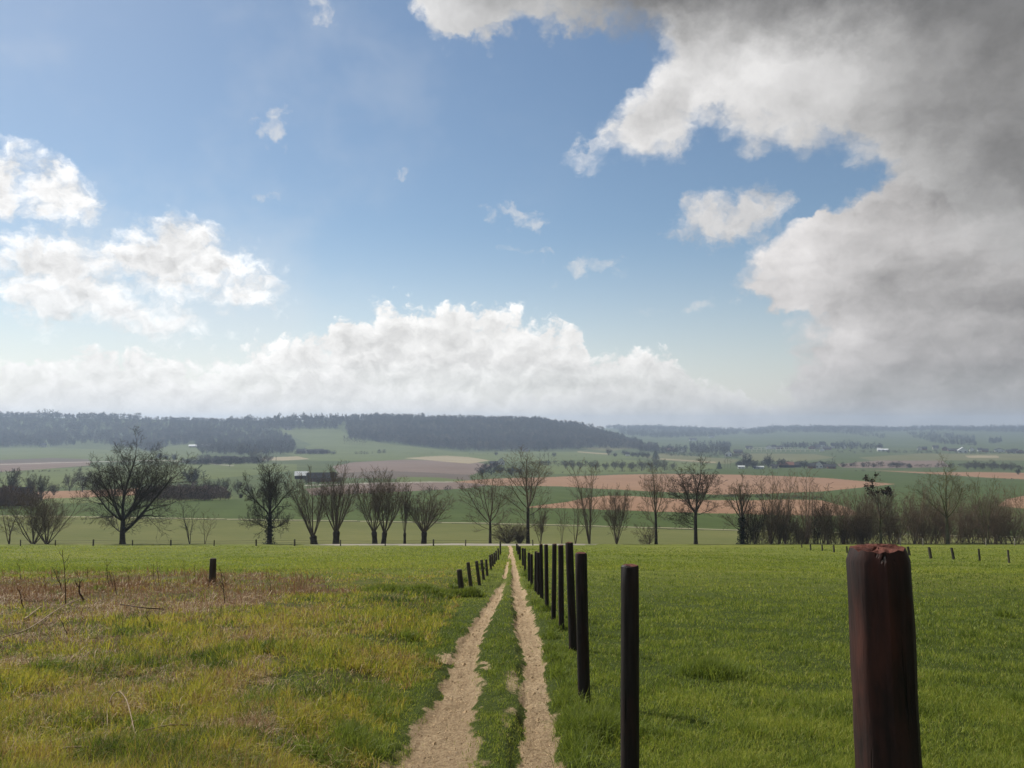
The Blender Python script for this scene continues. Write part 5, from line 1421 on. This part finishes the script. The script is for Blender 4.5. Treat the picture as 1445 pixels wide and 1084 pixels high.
GT = 'posts across the right field'
for i, (bx, by, tx, ty, w) in enumerate([(1131.5, 773, 1131, 766, 1.6), (1144.2, 776.5, 1143.5, 768, 2.2), (1160.5, 777.5, 1160, 769, 2.2), (1177, 779.5, 1176.3, 769.5, 2.6), (1195.5, 780.5, 1194.8, 771, 2.4), (1283.5, 784, 1281, 771.5, 3.4),
                                         (1313.8, 788.5, 1311, 772.5, 4.2), (1346, 789.5, 1342.8, 773.2, 3.9), (1382.5, 792, 1381, 774.5, 2.9), (1424, 794.5, 1422.3, 776.3, 2.8)]):
    post_px('field_post', bx, by, tx, ty, w, M_GREYPOST, f'weathered post on the fence line crossing the right field, {ORD[i]} from its far end', GT, 980 + i, sides=9, rings=5, end=False)
for i, (px, ty) in enumerate([(1270.6, 759), (1302.5, 759.5), (1391.5, 760), (1432, 760)]):
    b = on_ground(px, 105.); 
    post_from('lane_post', b, at(px, ty, 105.), 1.7 * 105 / FPX, M_PALEPOST, f'pale thin post in front of the brown hedge, {ORD[i]} from the left', 'pale posts before the brown hedge', 995 + i, sides=7, rings=3, end=False)

# ------------------------------------------------------------------ dead stalks standing over the weeds
def stalk(base_px, base_py, top_px, top_py, w, label, mat=M_STALK, bend=0., twigs=2, seed=0, Y=None):
    rg = random.Random(seed)
    b = G1(base_px, base_py); t = at(top_px, top_py, b.y)
    T = Tubes(); pts = []; n = 9
    for i in range(n):
        k = i / (n - 1); p = b.lerp(t, k)
        off = bend * 4 * k * (1 - k)
        pts.append((p.x + off + rg.gauss(0, .006), p.y + rg.gauss(0, .006), p.z - (.03 if i == 0 else 0)))
    T.add(pts, [w * (1 - .6 * i / (n - 1)) for i in range(n)], 6)
    for i in range(twigs):
        q = pts[rg.randrange(3, n - 1)]; s = rg.choice([-1, 1]); l = rg.uniform(.05, .16)
        T.add([q, (q[0] + s * l * .5, q[1], q[2] + l * .6), (q[0] + s * l * .7, q[1], q[2] + l * 1.2)], [w * .5, w * .4, w * .25], 4)
    v = T.build()
    o = link('dead_stalk', np_mesh('dead_stalk', v[0] - np.array(b), v[1], mat, True), None, b)
    return tag(o, label, 'stalk', 'tall dead stalks over the brown weeds')
ST = [(33, 858, 27, 832, .012, 0), (29, 818, 28, 798, .010, 0), (92, 853, 88, 776, .011, .03), (90, 838, 74, 800, .010, 0), (87, 832, 80, 804, .009, 0), (114, 832, 109, 806, .009, 0), (121, 850, 116, 818, .022, -.10), (124, 818, 123, 800, .008, 0),
      (153, 830, 150, 789, .010, .0), (160, 832, 154, 806, .010, 0), (165, 840, 159, 810, .010, 0), (181, 826, 182, 802, .008, 0), (217, 820, 216, 796, .008, 0), (224, 823, 221, 792, .010, 0), (261, 812, 259, 790, .008, 0), (275, 814, 274, 798, .008, 0),
      (295, 830, 294, 818, .009, 0), (317, 852, 310, 800, .010, .02), (319, 826, 316, 812, .008, 0), (384, 840, 379, 813, .009, 0), (212, 886, 206, 862, .006, 0), (96, 902, 81, 868, .006, .02), (64, 835, 63, 812, .008, 0)]
STW = {0: 'short dead stalk nearest the left edge', 6: 'thick hooked dead stalk curving up out of the brown weeds', 2: 'tallest dead stalk over the brown weeds', 17: 'tall thin stalk right of the lone leaning post'}
order = sorted(range(len(ST)), key=lambda i: ST[i][0])
rank = {i: k for k, i in enumerate(order)}
for i, (bx, by, tx, ty, w, bend) in enumerate(ST):
    stalk(bx, by, tx, ty, w, STW.get(i, f'thin dead stalk of the brown weeds, {ORD[rank[i]]} from the left edge'), bend=bend, twigs=2 + i % 3, seed=i)
def straw(pts, w, label, mat=M_STRAW, lift=.05):
    P = [G1(x, y) for x, y, z in pts]; T = Tubes()
    q = [(p.x, p.y, p.z + z) for p, (x, y, z) in zip(P, pts)]
    # round the bends
    qq = []
    for a, b in zip(q[:-1], q[1:]):
        for k in range(3): qq.append(tuple(a[j] + (b[j] - a[j]) * k / 3 for j in range(3)))
    qq.append(q[-1]); A = np.array(qq); A[1:-1] = (A[:-2] + 2 * A[1:-1] + A[2:]) / 4
    T.add([tuple(v) for v in A], [w] * (len(A) - 1) + [w * .5], 5)
    v = T.build(); o0 = v[0][0]
    return tag(link('straw_stem', np_mesh('straw_stem', v[0] - o0, v[1], mat, True), None, tuple(o0)), label, 'stem')
straw([(154, 1020, .16), (158, 1016, .2), (168, 1013, .21), (178, 1020, .18), (186, 1036, .1), (192, 1052, .02)], .0042, 'pale arched dead stem bent over like a hook in the rough grass')
straw([(2, 905, .05), (40, 895, .06), (85, 862, .07), (120, 846, .06)], .010, 'long pale branch lying across the brown weeds at the left')
straw([(35, 878, .05), (55, 864, .08), (58, 860, .05)], .013, 'short pale broken stick lying below the brown weeds')
straw([(170, 860, .1), (205, 868, .12), (235, 863, .04)], .010, 'thin dark stick lying on the right part of the weeds', M_STALK)
straw([(60, 1080, .04), (90, 1072, .08), (130, 1070, .07)], .008, 'pale straw stem lying along the bottom left corner')
straw([(200, 1042, .05), (240, 1040, .09), (285, 1034, .05)], .006, 'pale straw stem lying flat near the bottom, left of the track')

# ------------------------------------------------------------------ houses and farms of the valley
def house(px, base, wpx, wall, roofpx, wm, rm, label, name='house', depth=.75, gable_on=False, group=None, chimney=False, cat='house'):
    p = G1(px, base); k = p.y / FPX * (1.5 if wpx < 9 else 1.15)
    w, hw, hr = wpx * k, wall * k, roofpx * k; d = w * depth
    root = empty(name, (p.x, p.y + d / 2, p.z), label, cat, group)
    root.rotation_euler = (0, 0, math.atan2(-p.x, p.y) * .8)
    S = Soup(); a, b = w / 2, d / 2
    hp = hw + hr
    if gable_on:   # gable end faces the viewer
        S.add([(-a, -b, -.8), (a, -b, -.8), (a, -b, hw), (0, -b, hp - .05), (-a, -b, hw), (-a, b, -.8), (a, b, -.8), (a, b, hw), (0, b, hp - .05), (-a, b, hw)],
              [(0, 1, 2, 3, 4), (6, 5, 9, 8, 7), (5, 0, 4, 9), (1, 6, 7, 2), (2, 7, 8, 3), (9, 4, 3, 8)])
        o = w * .07; t = max(.12, w * .04); bo = b + w * .05
        Rf = Soup()
        for s in (-1, 1):
            e = s * (a + o); ez = hw - o * hr / a
            q = [(e, -bo, ez), (0, -bo, hp), (0, bo, hp), (e, bo, ez)]
            q2 = [(x, y, z + t) for x, y, z in q]
            Rf.add(q + q2, [(0, 1, 2, 3), (7, 6, 5, 4), (0, 4, 5, 1), (1, 5, 6, 2), (2, 6, 7, 3), (3, 7, 4, 0)])
    else:
        S.add([(-a, -b, -.8), (a, -b, -.8), (a, b, -.8), (-a, b, -.8), (-a, -b, hw), (a, -b, hw), (a, b, hw), (-a, b, hw), (-a, 0, hp - .05), (a, 0, hp - .05)],
              [(0, 1, 5, 4), (2, 3, 7, 6), (1, 2, 6, 9, 5), (3, 0, 4, 8, 7), (4, 5, 9, 8), (6, 7, 8, 9)])
        o = d * .07; t = max(.12, d * .04); ao = a + w * .03
        Rf = Soup()
        for s in (-1, 1):
            e = s * (b + o); ez = hw - o * hr / b
            q = [(-ao, e, ez), (-ao, 0, hp), (ao, 0, hp), (ao, e, ez)]
            q2 = [(x, y, z + t) for x, y, z in q]
            Rf.add(q + q2, [(0, 1, 2, 3), (7, 6, 5, 4), (0, 4, 5, 1), (1, 5, 6, 2), (2, 6, 7, 3), (3, 7, 4, 0)])
    link('wall', S.mesh('wall', wm), root)
    ro = link('roof', Rf.mesh('roof', rm), root)
    if wpx >= 6:
        Wn = Soup(); nwin = max(2, int(wpx / 3.2))
        for i in range(nwin):
            x = -a + w * (i + .5) / nwin; Wn.box((x, -b - .03, hw * .5), (w / nwin * .32, .08, hw * .38))
        link('window', Wn.mesh('window', M_ROOFD), root) if nwin < 2 else None
        for i in range(nwin):
            x = -a + w * (i + .5) / nwin; q = Soup(); q.box((x, -b - .03, hw * .5), (w / nwin * .32, .08, hw * .38)); link('window', q.mesh('window', M_ROOFD), root)
    if chimney:
        c = Soup(); c.box((a * .45, 0, hp + .3), (max(.5, w * .06), max(.5, w * .06), 1.6)); link('chimney', c.mesh('chimney', M_BRICK), ro)
    return root
B = M_BRICK; W = M_WHITE; C = M_CREAM; D = M_ROOFD; RR = M_ROOFR
# the hamlet in its dark hedge below the small wood
for a in [(287, 653, 10, 2.4, 2.6, B, D, 'dark roofed house at the left end of the hamlet in the dark hedge'),
          (303, 652, 9, 2.2, 2.4, C, D, 'pale walled house second from the left in the hamlet'),
          (317, 651, 8, 2.4, 2.2, W, D, 'white walled house in the middle of the hamlet'),
          (331, 651, 11, 2.4, 2.2, W, D, 'broad white house at the right end of the hamlet beside the pale round tree'),
          (272, 631.5, 12, 1.6, 1.6, C, M_ROOFW, 'left one of two sheds with glinting roofs at the wood edge over the hamlet'),
          (289, 630.5, 9, 1.4, 1.4, C, M_ROOFW, 'right one of two sheds with glinting roofs at the wood edge over the hamlet'),
          (306, 611, 4, 1.6, 1.4, W, D, 'small white house high on the wooded ridge'),
          (60, 631, 5, 2, 1.6, W, D, 'small white house at the foot of the left wood'),
          (405, 607, 6, 1.8, 1.5, C, D, 'small pale house just below the ridge row of trees')]:
    house(*a, chimney=a[2] > 7)
for i, a in enumerate([(423, 640, 7, 2.0, 2.2, B, D), (429, 639.5, 5, 2.6, 2.2, W, D), (438, 639.5, 9, 2.2, 2.2, B, D), (449, 640, 8, 2.0, 2.0, C, D), (457, 640, 6, 1.8, 1.6, B, D)]):
    house(*a, f'{["brown house at the left end", "narrow white gabled house", "wide brown house in the middle", "pale walled house right of the middle", "low brown shed at the right end"][i]} of the farm group right of the hamlet', gable_on=i == 1, group='farm group on the pasture')
house(424, 676, 16, 4.4, 4.2, M_BARN, M_ROOFW, 'barn with a shining white roof behind the left pollard willows', name='barn', cat='barn')
house(452, 680, 34, 5.0, 5.6, M_BRICK, D, 'long dark barn behind the pollard willows beside the shining roof', name='barn', cat='barn', depth=.35)
house(10, 714, 40, 12.0, 9, M_BARN, D, 'big dark roofed barn behind the saplings at the left edge', name='barn', cat='barn', depth=.5)
house(707, 656, 9, 3.6, 4.2, W, D, 'white farmhouse with a dark roof below the forest hill', gable_on=True, chimney=True)
house(697, 657, 10, 2.6, 2.4, B, D, 'brown low building left of the white farmhouse')
house(741, 637.5, 6, 1.2, 1.2, C, D, 'tiny pale shed at the foot of the forest hill left of the poplars')
house(886, 643.5, 4, 1.8, 1.6, W, D, 'tiny white house among the hedgerow trees below the forest hill')
# the valley farm on the right
for a in [(1112, 660, 17, 3.2, 3.2, M_BARN, RR, 'long red roofed barn in the middle of the valley farm'),
          (1126, 659.5, 10, 3.0, 2.6, M_BARN, D, 'dark barn right of the long red roofed one'),
          (1072, 661.5, 12, 1.8, 1.0, M_GLASS, M_GLASS, 'low pale greenhouse left of the long red roofed barn'),
          (1094, 661, 6, 2.0, 1.6, C, D, 'small pale walled shed left of the long red roofed barn'),
          (1047, 661.5, 6, 1.6, 1.2, W, M_GLASS, 'tiny white shed at the left end of the valley farm'),
          (1147, 661, 7, 2.2, 2.2, B, D, 'brown house right of the dark barn in the valley farm'),
          (1157, 661, 7, 3.0, 3.4, W, D, 'white gabled house with steep dark roof in the valley farm'),
          (1166, 661, 10, 2.2, 2.4, C, D, 'pale long house near the right end of the valley farm'),
          (1175, 661.5, 7, 2.0, 2.0, B, D, 'brown shed at the right end of the valley farm')]:
    house(*a, gable_on='gabled' in a[7])
# the village under the far ridge
VIL = [(947, 637, 13, 1.6, 1.4, B, RR), (965, 637.5, 4, 2.2, 2.0, W, D), (979, 622, 7, 1.4, 1.0, W, D), (1005, 618, 5, 1.6, 1.2, W, D), (1029, 644.5, 6, 3.0, 2.6, W, D), (1043, 640, 8, 1.8, 1.6, B, D), (1058, 634, 6, 1.6, 1.4, C, D), (1086, 633.5, 5, 1.8, 1.6, W, D), (1093, 633.5, 4, 2.0, 1.8, W, D), (1101, 634, 6, 1.6, 1.4, B, D),
       (1147, 634, 6, 1.8, 1.6, B, D), (1154, 634, 5, 2.2, 2.0, C, D), (1161, 631.5, 4.5, 2.8, 2.6, W, D), (1161, 637, 4, 1.6, 1.4, W, D), (1169, 635, 7, 1.6, 1.4, B, D), (1176, 632.5, 3.5, 2.4, 2.2, W, D), (1192, 634, 3, 2.0, 1.8, W, D),
       (1248, 637, 12, 1.8, 1.0, W, M_ROOFW), (1242, 636.5, 3, 3.4, 2.0, W, D), (1299, 635.5, 4, 2, 1.6, C, D), (1306, 635.5, 4, 1.8, 1.6, B, D), (1322, 634.5, 5, 2.0, 1.8, C, D), (1335, 636, 5, 2.0, 1.8, B, D), (1350, 637, 14, 1.6, 1.6, B, D), (1361, 639, 8, 2.2, 2.6, W, M_ROOFW), (1373, 637, 4, 2.0, 1.8, W, D), (1384, 637.5, 4, 1.8, 1.8, W, D), (1392, 638, 5, 1.6, 1.6, B, D),
       (1413, 638, 8, 1.8, 1.6, W, D), (1426, 639.5, 5, 1.6, 1.6, C, D), (1434, 639.5, 5, 2.0, 2.0, W, D), (1442, 640, 6, 1.8, 1.6, B, D)]
vw = {17: 'long bright white building alone on the green in the village', 18: 'little white gable at the left end of the long bright white building', 24: 'brightest white gable in the right half of the village', 4: 'white house right of the dark wood, left of the valley farm'}
for i, a in enumerate(VIL):
    wn = 'white' if a[5] is W else ('pale' if a[5] is C else 'brown')
    house(*a, vw.get(i, f'tiny {wn} house, {ORD[i] if i < 28 else ["fourth", "third", "second", "first"][i - 28]} from the {"left" if i < 28 else "right"} in the far village'), gable_on=i % 3 == 1 or i in (24,), group='houses of the far village')
# rows of pale orchard poles
for r_, (py, n, x0, x1, h) in enumerate([(637.5, 14, 1061, 1150, 4.0), (634.5, 12, 1058, 1118, 3.4)]):
    ps = [G1(x0 + (x1 - x0) * i / (n - 1), py + .3 * i / n) for i in range(n)]
    root = empty('pole_row', ps[0], ['front row of pale orchard poles before the far village', 'rear row of pale orchard poles before the far village'][r_], 'pole row', 'rows of orchard poles')
    for p in ps:
        T = Tubes(); k = p.y / FPX; q = p - ps[0]
        T.add([(q.x, q.y, q.z - .5), (q.x, q.y, q.z + h * k * .5), (q.x, q.y, q.z + h * k)], [.42 * k, .4 * k, .36 * k], 5)
        v = T.build(); link('pole', np_mesh('pole', v[0], v[1], M_POLE, True), root)
    T = Tubes(); T.add([tuple(p - ps[0] + Vector((0, 0, h * .9 * p.y / FPX))) for p in ps], [.16 * ps[0].y / FPX] * n, 4); v = T.build()
    link('rail', np_mesh('rail', v[0], v[1], M_POLE, True), root)
# two electricity poles on the pasture
for px, by, ty, lab in [(389.5, 656, 644, 'tall thin pole with a cross bar on the pasture right of the hamlet'), (324, 659, 651, 'short thin pole on the pasture below the hamlet')]:
    p = G1(px, by); k = p.y / FPX; T = Tubes(); h = (by - ty) * k
    root = empty('utility_pole', p, lab, 'pole')
    T.add([(0, 0, -.5), (0, 0, h * .6), (0, 0, h)], [.22, .2, .16], 6); v = T.build(); link('mast', np_mesh('mast', v[0], v[1], M_FARDARK, True), root)
    T = Tubes(); T.add([(-1.2, 0, h * .9), (1.2, 0, h * .9)], [.12, .12], 4); v = T.build(); link('cross_bar', np_mesh('cross_bar', v[0], v[1], M_FARDARK, True), root)
